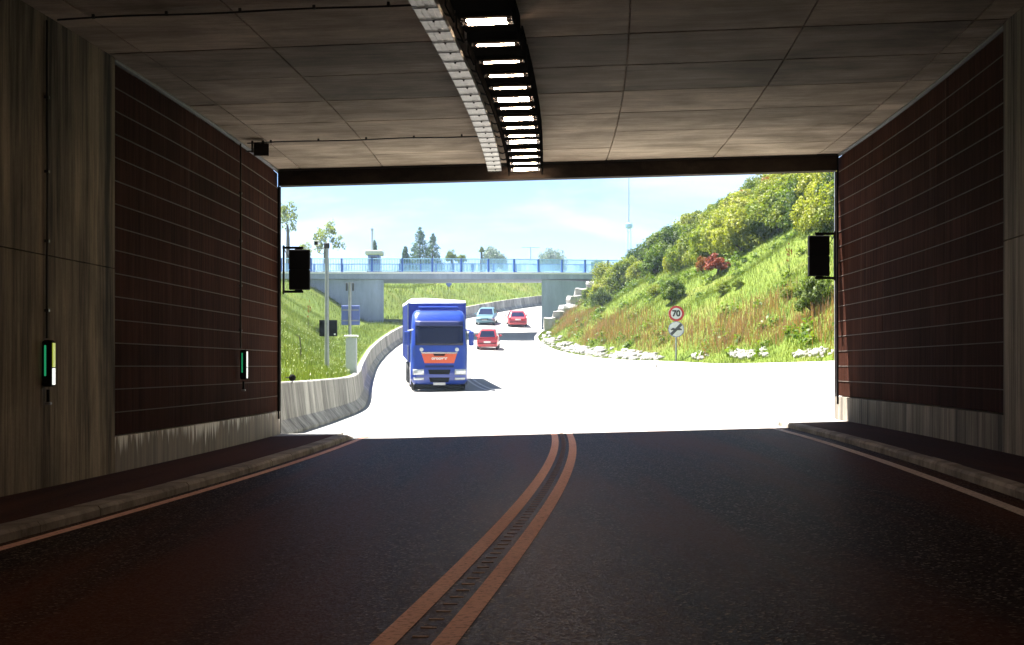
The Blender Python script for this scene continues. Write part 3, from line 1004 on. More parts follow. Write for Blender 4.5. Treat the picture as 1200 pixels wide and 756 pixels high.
WB('coping', bsweep([(-.10, Z_TOP - .118), (.55, Z_TOP - .118), (.55, Z_TOP + .03), (-.10, Z_TOP + .03)]), M['bridge_white'], br)
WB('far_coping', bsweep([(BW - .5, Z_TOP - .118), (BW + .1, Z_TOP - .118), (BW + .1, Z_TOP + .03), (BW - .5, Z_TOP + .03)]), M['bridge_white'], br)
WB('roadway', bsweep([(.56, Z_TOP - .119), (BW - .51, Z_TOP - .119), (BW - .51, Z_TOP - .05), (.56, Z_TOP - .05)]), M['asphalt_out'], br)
for side, aa in ((0, .16), (1, BW - .2)):
    q = [(BP[i] + bnorm(i) * aa) for i in range(len(BP))]
    mb = MB(); mb.tube([(x, y, Z_TOP + 1.13 + bz(i)) for i, (x, y) in enumerate(q)], .038, 6); WB('top_rail', mb, M['rail_blue'] if side else M['rail_bar'], br)
    mb = MB(); mb.tube([(x, y, Z_TOP + .14 + bz(i)) for i, (x, y) in enumerate(q)], .026, 6); WB('bottom_rail', mb, M['rail_bar'], br)
    for i, (x, y) in enumerate(q):
        d = BP[min(i + 1, len(BP) - 1)] - BP[max(i - 1, 0)]
        rot = Matrix.Rotation(math.atan2(d[1], d[0]), 3, 'Z')
        WB('railing_post', MB().box((x, y, Z_TOP + .58 + bz(i)), (.15, .10, 1.16), rot), M['rail_blue'], br)
        if i + 1 < len(q):
            x2, y2 = q[i + 1]; mb = MB()
            for k in range(1, 19):
                f = k / 19
                mb.box((x + (x2 - x) * f, y + (y2 - y) * f, Z_TOP + .63 + bz(i) * (1 - f) + bz(i + 1) * f), (.045, .03, .98), rot)
            o = WB('railing_bars', mb, M['rail_bar'], br)
# abutments
i_l = int(np.argmin(np.abs(BP[:, 0] + 11.4)))
def abut(i0, i1, p0, p1, name='abutment'):
    nv0, nv1 = bnorm(i0), bnorm(i1)
    a, b = np.array(p0), np.array(p1)
    poly = [a + nv0 * .35, b + nv1 * .35, b + nv1 * (BW - .3), a + nv0 * (BW - .3)]
    return WB(name, MB().prism([tuple(p) for p in poly], -1.0, Z_SOF - .004), M['bridge'], br)
abut(2, i_l, (-45, 133.4), (-10.6, 134.1))
for j in range(len(BP) - 1):
    if BP[j][0] < 2.75 <= BP[j + 1][0]:
        f = (2.75 - BP[j][0]) / (BP[j + 1][0] - BP[j][0]); pA = BP[j] * (1 - f) + BP[j + 1] * f; jA = j
poly = [pA + bnorm(jA) * .35, BP[-1] + bnorm(len(BP) - 1) * .35, BP[-1] + bnorm(len(BP) - 1) * (BW - .3), pA + np.array((4.2, 7.6))]
WB('abutment', MB().prism([tuple(p) for p in poly], -1.0, Z_SOF + bz(jA) - .03), M['bridge'], br)

# ------------------------------------------------------------------ street furniture
def road_z(x, y):
    best = None
    for i in range(NE):
        a, b = EL[i], ER[i]; d = b - a
        t = ((x - a[0]) * d[0] + (y - a[1]) * d[1]) / (d[0] ** 2 + d[1] ** 2)
        q = a + d * t; e = math.hypot(q[0] - x, q[1] - y)
        if best is None or e < best[0]: best = (e, q[2])
    return best[1] - .004
def bury(x, y, d=.05): return ground_z(x, y) - d

# camera pole
X, Y = -7.25, 63.5
zb = bury(X, Y)
top = EYE + (429.7 - 285) / FPX * Y
e = empty('camera_pole', (X, Y, zb)); tag(e, 'tall grey pole with a small camera on its arm, left of the road', 'pole')
H = top - zb
MB().tube([(0, 0, 0), (0, 0, H)], [.095, .07], 10).build('mast', M['galv'], e, True)
MB().tube([(0, 0, H - .25), (-.2, 0, H - .2), (-.36, 0, H - .2)], .03, 6).build('arm', M['galv'], e)
MB().bevbox((0, 0, H - .1), (.2, .18, .22), .02).build('clamp', M['dark_steel'], e)
c = MB().bevbox((-.40, -.02, H - .02), (.17, .34, .17), .02).build('camera_housing', M['white_paint'], e)
MB().bevbox((-.40, -.20, H - .02), (.14, .02, .13), .005).build('camera_window', M['black'], c)
MB().bevbox((-.40, -.04, H + .08), (.21, .42, .02), .005).build('sun_shield', M['white_paint'], c)
mb = MB(); mb.tube([(-.40, 0, H - .10), (-.36, 0, H - .36), (-.2, 0, H - .44), (-.02, -.04, H - .34)], .012, 6); mb.build('cable', M['cable'], e)
zc = EYE + (429.7 - 384.5) / FPX * Y - zb
b = MB().bevbox((.04, .15, zc), (.70, .10, .64), .015).build('back_box', M['black'], e); b['label'] = 'dark square box behind the pole'
MB().bevbox((.30, .085, zc - .24), (.07, .012, .06), .004).build('maker_plate', M['white_paint'], b)

# sign post with grey back plate
X, Y = -6.15, 61.5
zb = bury(X, Y); top = EYE + (429.7 - 331) / FPX * Y; H = top - zb
e = empty('sign_post', (X, Y, zb)); tag(e, 'grey sign post with a blue-grey plate seen from behind, above the cabinet', 'sign post')
MB().tube([(0, 0, 0), (0, 0, H)], .06, 8).build('post', M['galv'], e, True)
zc = EYE + (429.7 - 369.5) / FPX * Y - zb
pl = MB().bevbox((.02, .09, zc), (.70, .03, .74), .01).build('sign_plate', M['sign_grey'], e)
for q in (-.2, .2): MB().box((.02, .065, zc + q), (.62, .02, .05)).build('stiffener', M['galv'], pl)
for sx in (-1, 1): MB().bevbox((sx * .12, .03, H - .17), (.07, .09, .30), .01).build('lamp_hood', M['sign_dark'], e)

X, Y = -5.98, 60.4
zb = bury(X, Y); H = EYE + (429.7 - 393) / FPX * Y - zb
e = empty('roadside_cabinet', (X, Y, zb)); tag(e, 'slim grey roadside cabinet with pale lid beside the left barrier', 'cabinet')
MB().bevbox((0, 0, H / 2 - .05), (.40, .32, H - .1), .015).build('case', M['cabinet'], e)
MB().bevbox((0, 0, H - .03), (.50, .40, .07), .02).build('lid', M['white_paint'], e)
MB().bevbox((0, -.166, H / 2), (.34, .012, H - .35), .004).build('door', M['cabinet'], e)

# small floodlight on the start of the barrier, marker stake on the bank
Q = TP(31.5, TL, 0)
x, y = Q.x + .04, Q.y + 1.4
e = empty('floodlight', (x, y, road_z(-4.4, y) + 1.06)); tag(e, 'small black round floodlight on top of the left barrier by the tunnel', 'floodlight'); e.scale = (.6, .6, .6)
MB().lathe([(.05, -.10), (.10, -.06), (.12, .06), (.09, .10)], 'Y', 16, (0, 0, .19)).build('lamp_body', M['black'], e, True)
MB().tube([(0, 0, 0), (0, 0, .12)], .02, 6).build('stem', M['dark_steel'], e)
MB().tube([(-.22, 0, .2), (-.08, 0, .2)], .02, 6).build('arm', M['dark_steel'], e)
P = hit(352, 424)
e = empty('marker_stake', P - Vector((0, 0, .05))); tag(e, 'thin dark marker stake leaning on the left grass bank', 'stake')
MB().tube([(0, 0, 0), (.02, 0, .55), (-.03, 0, .95)], .022, 6).build('stick', M['bark'], e)
MB().tube([(-.03, 0, .95), (-.16, 0, 1.02)], .014, 6).build('tip', M['bark'], e)

# speed limit sign
Y = 64.5; X = (792.5 - 600) / FPX * Y
zb = bury(X, Y)
e = empty('speed_limit_sign', (X, Y, zb)); tag(e, 'round speed limit 70 sign above an end of no overtaking sign on one post', 'road sign')
z1 = EYE + (429.7 - 367.5) / FPX * Y - zb; z2 = EYE + (429.7 - 386) / FPX * Y - zb
MB().tube([(0, .05, 0), (0, .05, z1 + .3)], .034, 8).build('post', M['galv'], e, True)
def disc(r, y0, y1, z, name, mat, par, r_in=None):
    mb = MB()
    n = 40
    if r_in is None:
        return mb.lathe([(r, y0), (r, y1)], 'Y', n, (0, 0, z)).build(name, mat, par)
    vs = []
    for yy in (y0, y1):
        for rr in (r, r_in):
            vs += [(rr * math.cos(2 * math.pi * k / n), yy, z + rr * math.sin(2 * math.pi * k / n)) for k in range(n)]
    fs = []
    for k in range(n):
        k2 = (k + 1) % n
        fs += [(k, k2, n + k2, n + k), (2 * n + k, 3 * n + k, 3 * n + k2, 2 * n + k2), (k, 2 * n + k, 2 * n + k2, k2), (n + k, n + k2, 3 * n + k2, 3 * n + k)]
    return mb.add(vs, fs).build(name, mat, par)
pl = disc(.31, -.004, .012, z1, 'speed_plate', M['sign_white'], e)
disc(.31, -.014, -.005, z1, 'red_ring', M['sign_red'], pl, .225)
o = bpy.data.objects.new('numerals', text_mesh('numerals', '70', .335, M['sign_black'], .003, .012, .95)); link(o, pl)
o.rotation_euler = (R(90), 0, 0); o.location = (0, -.010, z1 - .005)
p2 = disc(.31, -.004, .012, z2, 'overtaking_plate', M['sign_white'], e)
disc(.31, -.014, -.005, z2, 'grey_ring', M['sign_grey'], p2, .29)
rot = Matrix.Rotation(R(-45), 3, 'Y')
MB().box((0, -.009, z2), (.58, .008, .11), rot).build('diagonal_band', M['sign_dark'], p2)
for sx in (-1, 1):
    mb = MB(); cx = sx * .12
    prof = [(-.10, -.025), (.10, -.025), (.10, .017), (.062, .025), (.042, .062), (-.042, .062), (-.062, .025), (-.10, .017)]
    vs = [(cx + a, -.022, z2 + b - .01) for a, b in prof] + [(cx + a, -.014, z2 + b - .01) for a, b in prof]
    n = 8
    mb.add(vs, [tuple(range(n)), tuple(range(2 * n - 1, n - 1, -1))] + [(k, (k + 1) % n, n + (k + 1) % n, n + k) for k in range(n)])
    mb.build('car_symbol', M['sign_dark'], p2)

# small diamond plate on the far bank seen under the bridge
P = hit(526, 349, 165)
if P is None: P = Vector((-6.8, 175, 10.6))
e = empty('diamond_sign', P - Vector((0, 0, .1))); tag(e, 'small grey diamond-shaped plate on the green bank beyond the bridge', 'road sign')
MB().tube([(0, 0, 0), (0, 0, 1.1)], .03, 6).build('post', M['galv'], e)
MB().box((0, -.04, .85), (.46, .02, .46), Matrix.Rotation(R(45), 3, 'Y')).build('plate', M['sign_grey'], e)

# ------------------------------------------------------------------ truck
def rring(hw, y0, y1, z, r=.2, n=4):
    """rounded rectangle in plan: front y0 (towards camera), back y1"""
    pts = []
    for cx, cy, a0 in ((hw - r, y0 + r, -90), (hw - r * .4, y1 - r * .4, 0), (-hw + r * .4, y1 - r * .4, 90), (-hw + r, y0 + r, 180)):
        rr = r if a0 in (-90, 180) else r * .4
        for k in range(n + 1):
            a = R(a0 + 90 * k / n)
            pts.append((cx + rr * math.cos(a), cy + rr * math.sin(a), z))
    return pts
tx, ty = -3.12, 69.6
tk = empty('truck', (tx, ty, road_z(tx, ty))); tk.rotation_euler = (R(1.5), 0, .085)
tag(tk, 'blue articulated lorry with orange front plate driving towards the tunnel', 'truck')
B = M['truck_blue']
prof = [(.30, 1.10, .10, 2.2), (.42, 1.18, .03, 2.2), (.62, 1.21, 0, 2.2), (1.02, 1.22, 0, 2.2), (1.10, 1.22, .03, 2.2), (1.90, 1.22, .07, 2.2), (2.05, 1.21, .11, 2.2), (2.80, 1.17, .34, 2.2), (2.95, 1.16, .40, 2.2), (3.28, 1.12, .62, 2.2), (3.45, 1.04, .86, 2.18), (3.50, .92, 1.05, 2.1)]
cab = MB().loft([rring(hw, y0, y1, z, .26 if z < 3.3 else .32) for z, hw, y0, y1 in prof]).build('cab', B, tk, True)
def cab_y(z):
    zs = [p[0] for p in prof]; return float(np.interp(z, zs, [p[2] for p in prof]))
def front_quad(pts, d=.012, th=.02):
    """panel lying on the cab front: pts (x, z)"""
    mb = MB(); n = len(pts)
    vs = [(x, cab_y(z) - d + .035 * (abs(x) / 1.1) ** 4, z) for x, z in pts] + [(x, cab_y(z) + th, z) for x, z in pts]
    return mb.add(vs, [tuple(range(n)), tuple(range(2 * n - 1, n - 1, -1))] + [(k, (k + 1) % n, n + (k + 1) % n, n + k) for k in range(n)])
def grid_panel(x0, x1, z0, z1, d=.012, nx_=8, nz_=6, flare=0.0):
    mb = MB(); vs = []
    for j in range(nz_ + 1):
        z = z0 + (z1 - z0) * j / nz_
        for i in range(nx_ + 1):
            f = i / nx_; xx0 = x0 + flare * (1 - j / nz_); xx1 = x1 - flare * (1 - j / nz_)
            x = xx0 + (xx1 - xx0) * f
            e_ = max(0, abs(x) - .92); vs.append((x, cab_y(z) - d + e_ * e_ * 1.6, z))
    w = nx_ + 1
    return mb.add(vs, [(j * w + i, j * w + i + 1, (j + 1) * w + i + 1, (j + 1) * w + i) for j in range(nz_) for i in range(nx_)])
def solid(o, th=.015):
    md = o.modifiers.new('solid', 'SOLIDIFY'); md.thickness = th; md.offset = 1; return o
wsn = solid(grid_panel(-1.03, 1.03, 1.98, 2.80).build('windscreen', M['glass'], tk, True))
solid(grid_panel(-1.03, 1.03, 2.80, 3.02, .05).build('sun_visor', M['truck_blue_dark'], tk, True))
for sx in (-1, 1):
    MB().tube([(sx * .1, cab_y(2.0) - .03, 2.0), (sx * .55 + .1, cab_y(2.06) - .035, 2.09)], .012, 5).build('wiper', M['black'], wsn)
op = solid(front_quad([(-.63, 1.22), (.63, 1.22), (.76, 1.62), (-.76, 1.62)]).build('front_plate', M['orange'], tk), .002)
front_quad([(-.77, 1.625), (.77, 1.625), (.78, 1.69), (-.78, 1.69)], .03).build('plate_edge', M['chrome'], op)
front_quad([(-.22, 1.53), (.22, 1.53), (.26, 1.61), (-.26, 1.61)], .02).build('badge_slot', M['black'], op)
o = bpy.data.objects.new('lettering', text_mesh('lettering', 'oroover', .20, M['white_paint'], .003, .006)); link(o, op)
o.rotation_euler = (R(92.5), 0, 0); o.location = (0, cab_y(1.44) - .024, 1.43)
for sx in (-1, 1):
    MB().lathe([(.085, 0), (.085, .02), (.06, .03)], 'Y', 16, (sx * .76, cab_y(1.8) - .03, 1.80)).build('round_lamp', M['lamp_glass'], tk)
    xs = sorted((sx * .66, sx * 1.13))
    solid(grid_panel(xs[0], xs[1], .72, .96, .02, 6, 3).build('headlight', M['lamp_glass'], tk, True))
    xs = sorted((sx * .66, sx * 1.10))
    solid(grid_panel(xs[0], xs[1], .49, .60, .02, 6, 2).build('fog_lamp', M['lamp_glass'], tk, True))
    # mirrors
    mr = MB().bevbox((sx * 1.38, .16, 2.28), (.22, .16, .62), .04).build('mirror', B, tk)
    MB().bevbox((sx * 1.38, .245, 2.28), (.17, .012, .52), .004).build('mirror_glass', M['glass'], mr)
    MB().tube([(sx * 1.12, .3, 2.66), (sx * 1.36, .18, 2.60)], .035, 6).build('mirror_arm', M['white_paint'] if sx < 0 else B, tk)
    MB().bevbox((sx * 1.215, .95, 1.05), (.02, 1.1, 1.55), .006).build('door', B, tk)
    MB().bevbox((sx * 1.205, .98, 2.35), (.03, .85, .62), .01).build('side_window', M['glass'], tk)
    MB().bevbox((sx * 1.16, .30, 1.55), (.05, .10, .34), .02).build('corner_vane', M['chrome'] if sx < 0 else B, tk)
for z0, z1, w in ((.74, .94, .48), (.40, .60, .44)):
    solid(grid_panel(-w, w, z0, z1, .016, 4, 3, .05).build('grille', M['black'], tk))
solid(grid_panel(-.62, .62, 1.03, 1.12, .014, 4, 2).build('grille_lip', M['truck_blue_dark'], tk))
MB().bevbox((0, -.02, .33), (.52, .02, .11), .003).build('number_plate', M['plate'], tk)
MB().bevbox((0, .22, .20), (2.2, .4, .22), .05).build('bumper_skirt', M['black'], tk)
solid(grid_panel(-.80, .80, 3.47, 3.49, .0, 2, 1).build('roof_lip', M['truck_blue_dark'], tk))
MB().bevbox((0, 1.15, 3.62), (1.75, .26, .10), .04).build('roof_light_bar', M['truck_blue'], tk)
def truck_wheel(x, y, r=.5, w=.30):
    wl = MB().lathe([(r * .62, -w / 2), (r * .93, -w / 2), (r, -w / 2 + .05), (r, w / 2 - .05), (r * .93, w / 2), (r * .62, w / 2)], 'X', 24, (x, y, r)).build('wheel', M['rubber'], tk, True)
    MB().lathe([(r * .60, -w / 2 + .03), (r * .25, -w / 2 + .02), (r * .25, w / 2 - .02), (r * .60, w / 2 - .03)], 'X', 20, (x, y, r)).build('rim', M['galv'], wl, True)
for sx in (-1, 1):
    truck_wheel(sx * 1.02, 1.35)
    for y in (5.0, 10.4, 11.7, 13.0): truck_wheel(sx * 1.03, y)
MB().box((0, 6.8, .95), (.9, 12.8, .24)).build('chassis', M['dark_steel'], tk)
trl = MB().bevbox((-.02, 9.0, 2.52), (2.55, 12.9, 2.62), .03).build('trailer_box', M['tarp_blue'], tk)
mb = MB()
for j in range(9): pass
rings = []
for y in (2.54, 2.9, 9.0, 15.0, 15.46):
    k = -4.5 if y in (2.54, 15.46) else 1
    rings.append([(-1.305, y, 3.80), (1.265, y, 3.80), (1.265, y, 3.93 + .015 * k), (.4, y, 3.97 + .03 * k), (-.5, y, 4.01 + .04 * k), (-1.1, y, 4.0 + .04 * k), (-1.305, y, 3.91 + .015 * k)])
mb.loft(rings).build('trailer_roof', M['tarp_white'], trl)
for sx in (-1, 1):
    MB().box((-.02 + sx * 1.27, 2.53, 2.52), (.06, .05, 2.6)).build('corner_post', M['galv'] if sx < 0 else M['tarp_blue'], trl)
for y in (4.5, 6.5, 8.5, 10.5, 12.5, 14.5):
    for sx in (-1, 1): MB().box((-.02 + sx * 1.285, y, 2.5), (.02, .05, 2.5)).build('curtain_strap', M['truck_blue_dark'], trl)

# ------------------------------------------------------------------ cars
def make_car(name, label, L, W, H, paint, rear_y, front_y, r_top, f_top, belt, loc, rz, pitch, seen, tail_z, plate_z, estate=False):
    e = empty(name, loc); e.rotation_euler = (pitch, 0, rz); tag(e, label, 'car')
    hw = W / 2; h = L / 2
    secs = [(-h, .84, belt - .34, .36), (-h + .04, .93, belt - .12, .27), (-h + .22, .985, belt, .22), (-h * .45, 1.0, belt + .01, .20), (h * .35, 1.0, belt - .01, .20), (h * .62, .985, belt - .09, .20), (h - .22, .93, belt - .20, .22), (h - .05, .84, belt - .30, .28), (h, .74, belt - .40, .36)]
    rings = []
    for y, k, zt, zb_ in secs:
        w = hw * k
        half = [(w * .80, zb_), (w * .97, zb_ + .08), (w, zb_ + .22), (w * .995, (zb_ + zt) / 2 + .06), (w * .96, zt - .09), (w * .86, zt)]
        rings.append([(x, y, z) for x, z in half] + [(-x, y, z) for x, z in reversed(half)])
    body = MB().loft(rings).build('body', paint, e, True)
    # cabin
    bw, tw = hw * .93, hw * .70
    zb_, zt = belt - .03, H - .02
    def ring(f):
        y0 = rear_y + (r_top - rear_y) * f; y1 = front_y + (f_top - front_y) * f; w = bw + (tw - bw) * f; z = zb_ + (zt - zb_) * f
        return rring(w, y0, y1, z, .12, 3)
    cabin = MB().loft([ring(0), ring(.5), ring(.92), [(x * .93, r_top + (y - r_top) * .95 + .02, H) for x, y, _ in ring(1)]]).build('cabin', paint, e, True)
    def face(c00, c10, c11, c01, m0, m1, v0, v1, nrm, nm, mat, par):
        c = [Vector(p) for p in (c00, c10, c11, c01)]
        def bl(u, v): return (c[0] * (1 - u) + c[1] * u) * (1 - v) + (c[3] * (1 - u) + c[2] * u) * v
        vs = [bl(u, v) + Vector(nrm) * .012 for u, v in ((m0, v0), (m1, v0), (m1, v1), (m0, v1))]
        vs += [p - Vector(nrm) * .03 for p in vs]
        MB().add(vs, [(0, 1, 2, 3), (7, 6, 5, 4), (0, 4, 5, 1), (1, 5, 6, 2), (2, 6, 7, 3), (3, 7, 4, 0)]).build(nm, mat, par)
    A = lambda sx, y, w, z: (sx * w, y, z)
    face(A(-1, rear_y, bw, zb_), A(1, rear_y, bw, zb_), A(1, r_top, tw, zt), A(-1, r_top, tw, zt), .10, .90, .14, .90, (0, -1, .15), 'rear_window', M['glass'], e)
    face(A(-1, front_y, bw, zb_), A(1, front_y, bw, zb_), A(1, f_top, tw, zt), A(-1, f_top, tw, zt), .07, .93, .08, .94, (0, .6, .8), 'windscreen', M['glass'], e)
    for sx in (-1, 1):
        for u0, u1 in ((.12, .48), (.52, .86)):
            face(A(sx, rear_y, bw, zb_), A(sx, front_y, bw, zb_), A(sx, f_top, tw, zt), A(sx, r_top, tw, zt), u0, u1, .12, .86, (sx * .95, 0, .3), 'side_window', M['glass'], e)
        mr = MB().bevbox((sx * (hw + .09), front_y - .55, belt + .06), (.20, .12, .13), .03).build('mirror', paint, e)
        for y in (-h * .60, h * .62):
            wl = MB().lathe([(.18, -.095), (.28, -.095), (.305, -.06), (.305, .06), (.28, .095), (.18, .095)], 'X', 20, (sx * (hw - .10), y, .303)).build('wheel', M['rubber'], e, True)
            MB().lathe([(.19, -.085), (.06, -.07), (.06, .07), (.19, .085)], 'X', 16, (sx * (hw - .10), y, .303)).build('rim', M['galv'], wl, True)
        MB().bevbox((sx * hw * .82, -h + .07, tail_z), (hw * .24, .10, .26 if not estate else .17), .03).build('tail_light', M['tail'], e)
        MB().bevbox((sx * hw * .66, h - .12, belt - .34), (hw * .40, .14, .15), .03).build('headlight', M['lamp_glass'], e)
    MB().bevbox((0, -h - .012, plate_z), (.52, .03, .12), .004).build('number_plate', M['plate'], e)
    MB().bevbox((0, h + .005, .48), (.52, .03, .12), .004).build('number_plate', M['plate'], e)
    MB().bevbox((0, -h + .02, .42), (W * .86, .12, .14), .04).build('rear_bumper', paint, e)
    MB().bevbox((0, h - .02, .42), (W * .78, .12, .16), .04).build('front_bumper', paint, e)
    MB().bevbox((0, h - .01, .60), (W * .42, .10, .10), .02).build('grille', M['black'], e)
    return e
Y = 121.0; X = (572 - 600) / FPX * Y
make_car('hatchback', 'small red hatchback driving away, nearest of the cars beyond the lorry', 3.75, 1.62, 1.50, M['red_car'], -1.80, .95, -1.45, .10, .92, (X, Y + 1.9, road_z(X, Y + 1.9)), R(-2), R(4.0), 'rear', .86, .60)
Y = 150.0; X = (605.5 - 600) / FPX * Y
make_car('estate_car', 'red saloon driving away right of the other cars', 4.5, 1.78, 1.43, M['red_car'], -2.05, 1.05, -1.30, .25, .92, (X, Y + 2.2, road_z(X, Y + 2.2)), R(3), R(5.2), 'rear', .80, .72, True)
Y = 151.5; X = (570 - 600) / FPX * Y
make_car('oncoming_car', 'pale blue-green car coming towards the camera beyond the bridge', 4.3, 1.78, 1.50, M['white_car'], -1.95, 1.15, -1.45, .25, .95, (X, Y + 2.1, road_z(X, Y + 2.1)), R(175), R(-5.4), 'front', .85, .62)

# ------------------------------------------------------------------ rocks
def rock_mesh(name, seed, sub=2, flat=.75):
    import bmesh
    bm = bmesh.new(); bmesh.ops.create_cube(bm, size=1.6)
    bmesh.ops.subdivide_edges(bm, edges=bm.edges, cuts=sub, use_grid_fill=True)
    r = random.Random(seed); ph = [r.uniform(0, 6) for _ in range(9)]
    for v in bm.verts:
        c = v.co; n = c.normalized()
        k = .72 + .28 * (1.0 / max(abs(n.x), abs(n.y), abs(n.z))) * .6
        d = .10 * math.sin(n.x * 5 + ph[0]) + .09 * math.sin(n.y * 6 + ph[1]) + .08 * math.sin(n.z * 7 + ph[2]) + r.uniform(-.05, .05)
        v.co = c * (1 - .25 * (c.length - .8)) * (1 + d)
        v.co.z *= flat
    me = bpy.data.meshes.new(name); bm.to_mesh(me); bm.free(); me.materials.append(M['rock']); return me
rocks = [rock_mesh('boulder', 20 + k) for k in range(4)]
# stepped boulders beside the right abutment: picture position, width and height in pixels
steps = [(645, 378, 14, 12), (656, 371, 15, 13), (667, 363, 21, 13), (676, 352, 21, 12), (684, 343, 19, 10), (697, 342, 14, 9), (694, 334, 13, 8)]
names = ['lowest', 'second lowest', 'third lowest', 'broad grey-fronted middle', 'upper left', 'upper right', 'topmost']
for k, (px, py, w, h) in enumerate(steps):
    Y = 127.0 + .75 * k; sc = FPX / Y
    X = (px - 600) / sc; zt = EYE + (429.7 - py) / sc + h / sc * .5
    o = bpy.data.objects.new('boulder', rocks[k % 4]); link(o)
    o.location = (X, Y, zt - h / sc * .62); o.scale = (w / sc * .62, .75, h / sc * 1.05); o.rotation_euler = (R(rnd.uniform(-6, 6)), R(rnd.uniform(-8, 8)), R(rnd.uniform(-25, 25)))
    tag(o, f'pale squared boulder, {names[k]} of the stepped stack by the right bridge abutment', 'boulder', 'boulders stepped up beside the bridge abutment')
# limestone rubble on the verge behind the right barrier
patches = [(645, 401, 9, 10), (664, 409, 12, 8), (676, 412, 8, 5), (690, 416, 8, 5), (704, 417, 6, 5), (722, 418, 12, 8), (742, 420, 16, 6), (764, 421, 14, 6), (822, 419, 7, 4), (868, 417, 9, 5), (886, 416, 14, 6), (941, 418, 8, 4), (962, 416, 12, 6)]
V = []; F = []; rr = random.Random(5)
cubeF = [(0, 1, 3, 2), (4, 6, 7, 5), (0, 4, 5, 1), (2, 3, 7, 6), (0, 2, 6, 4), (1, 5, 7, 3)]
for px, py, w, h in patches:
    for k in range(46):
        qx, qy = px + rr.gauss(0, w * .5), py + rr.gauss(0, h * .42)
        P = hit(qx, qy, 34, 130)
        if P is None: continue
        d = P.y / FPX; sz = rr.uniform(1.6, 4.2) * d * (1.5 if rr.random() < .15 else 1)
        b = len(V); rot = Matrix.Rotation(rr.uniform(0, 3), 3, 'Z') @ Matrix.Rotation(rr.uniform(-.5, .5), 3, 'X')
        for sx in (-1, 1):
            for sy in (-1, 1):
                for sz_ in (-1, 1):
                    q = rot @ Vector((sx * sz * rr.uniform(.6, 1.2), sy * sz * rr.uniform(.6, 1.2), sz_ * sz * rr.uniform(.35, .75)))
                    V.append(tuple(P + q + Vector((0, 0, sz * .25))))
        F += [tuple(b + i for i in f) for f in cubeF]
if F:
    o = link(bpy.data.objects.new('limestone_rubble', np_mesh('limestone_rubble', V, F, M['rock'])))
    tag(o, 'white limestone rubble strewn along the verge above the right barrier', 'rubble', kind='stuff')

# ------------------------------------------------------------------ vegetation
def leaf_cloud(rs, C, Rc, n_per, leaf, up=.35, shell=.55, aspect=.62):
    """leaf quads round clump centres C (k,3) of radius Rc (k,)"""
    k = len(C)
    P = np.repeat(C, n_per, 0); RR = np.repeat(Rc, n_per)
    d = rs.normal(size=(k * n_per, 3)); d /= np.linalg.norm(d, axis=1)[:, None]
    r = RR * (shell + (1 - shell) * rs.rand(k * n_per)) ** 1.0
    c = P + d * r[:, None] * np.array((1, 1, .8))
    nrm = d * .8 + rs.normal(size=d.shape) * .55 + np.array((0, 0, up)); nrm /= np.linalg.norm(nrm, axis=1)[:, None]
    a = np.cross(nrm, rs.normal(size=d.shape)); a /= np.linalg.norm(a, axis=1)[:, None] + 1e-9
    b = np.cross(nrm, a)
    s = leaf * (.6 + .8 * rs.rand(k * n_per))[:, None]
    V = np.stack([c - a * s, c + b * s * aspect + nrm * s * .15, c + a * s, c - b * s * aspect + nrm * s * .15], 1).reshape(-1, 3)
    F = np.arange(len(V)).reshape(-1, 4)
    return V, F
def bush_crown(name, seed, mat, n_cl=34, n_per=120, leaf=.06, flat=.85, cr=(.22, .38)):
    rs = np.random.RandomState(seed)
    d = rs.normal(size=(n_cl, 3)); d /= np.linalg.norm(d, axis=1)[:, None]
    d[:, 2] = np.where(d[:, 2] < -.35, -d[:, 2] * .6, d[:, 2])
    C = d * (.35 + .5 * rs.rand(n_cl))[:, None] * np.array((1, 1, flat)) + np.array((0, 0, .66 * flat))
    C[:, 0] += .12 * rs.normal(); C[:, 2] *= 1 + .2 * rs.rand(n_cl)
    V, F = leaf_cloud(rs, C, cr[0] + (cr[1] - cr[0]) * rs.rand(n_cl), n_per, leaf)
    return np_mesh(name, V, F, mat), C
def stem_mesh(name, seed, C, r0=.07, base=0.0):
    rs = random.Random(seed); mb = MB()
    top = Vector((rs.uniform(-.08, .08), rs.uniform(-.08, .08), .55))
    mb.tube([(0, 0, base - .15), (rs.uniform(-.03, .03), rs.uniform(-.03, .03), .25), top], [r0, r0 * .8, r0 * .55], 7)
    for c in C[::4]:
        c = Vector(c); m = top.lerp(c, .5) + Vector((rs.uniform(-.06, .06), rs.uniform(-.06, .06), -.05))
        mb.tube([(0, 0, .22 + rs.random() * .25), m, c], [r0 * .5, r0 * .32, r0 * .12], 5)
    return mb.mesh(name, M['bark'])
VAR = {}
def variants(key, mat, seeds, **kw):
    VAR[key] = []
    for sd in seeds:
        cm, C = bush_crown('crown', sd, mat, **kw)
        VAR[key].append((cm, stem_mesh('trunk', sd, C)))
variants('leaf', M['leaf'], (1, 2, 3, 4), n_cl=44, n_per=190, leaf=.043)
variants('mid', M['leaf_mid'], (5, 6, 7), n_cl=44, n_per=190, leaf=.043)
variants('dark', M['leaf_dark'], (8, 9), n_cl=40, n_per=180, leaf=.044)
variants('red', M['leaf_red'], (10,), n_cl=26, n_per=90, leaf=.06, cr=(.16, .3))
variants('orange', M['leaf_orange'], (11,), n_cl=22, n_per=80, leaf=.06, cr=(.14, .28))
variants('pale', M['leaf_pale'], (12, 13), n_cl=30, n_per=34, leaf=.055, flat=1.25, cr=(.16, .30))
variants('blue', M['leaf_hazed'], (14, 15), n_cl=44, n_per=120, leaf=.05)
variants('spiky', M['leaf_orange'], (16,), n_cl=12, n_per=40, leaf=.05, flat=1.8, cr=(.08, .16))
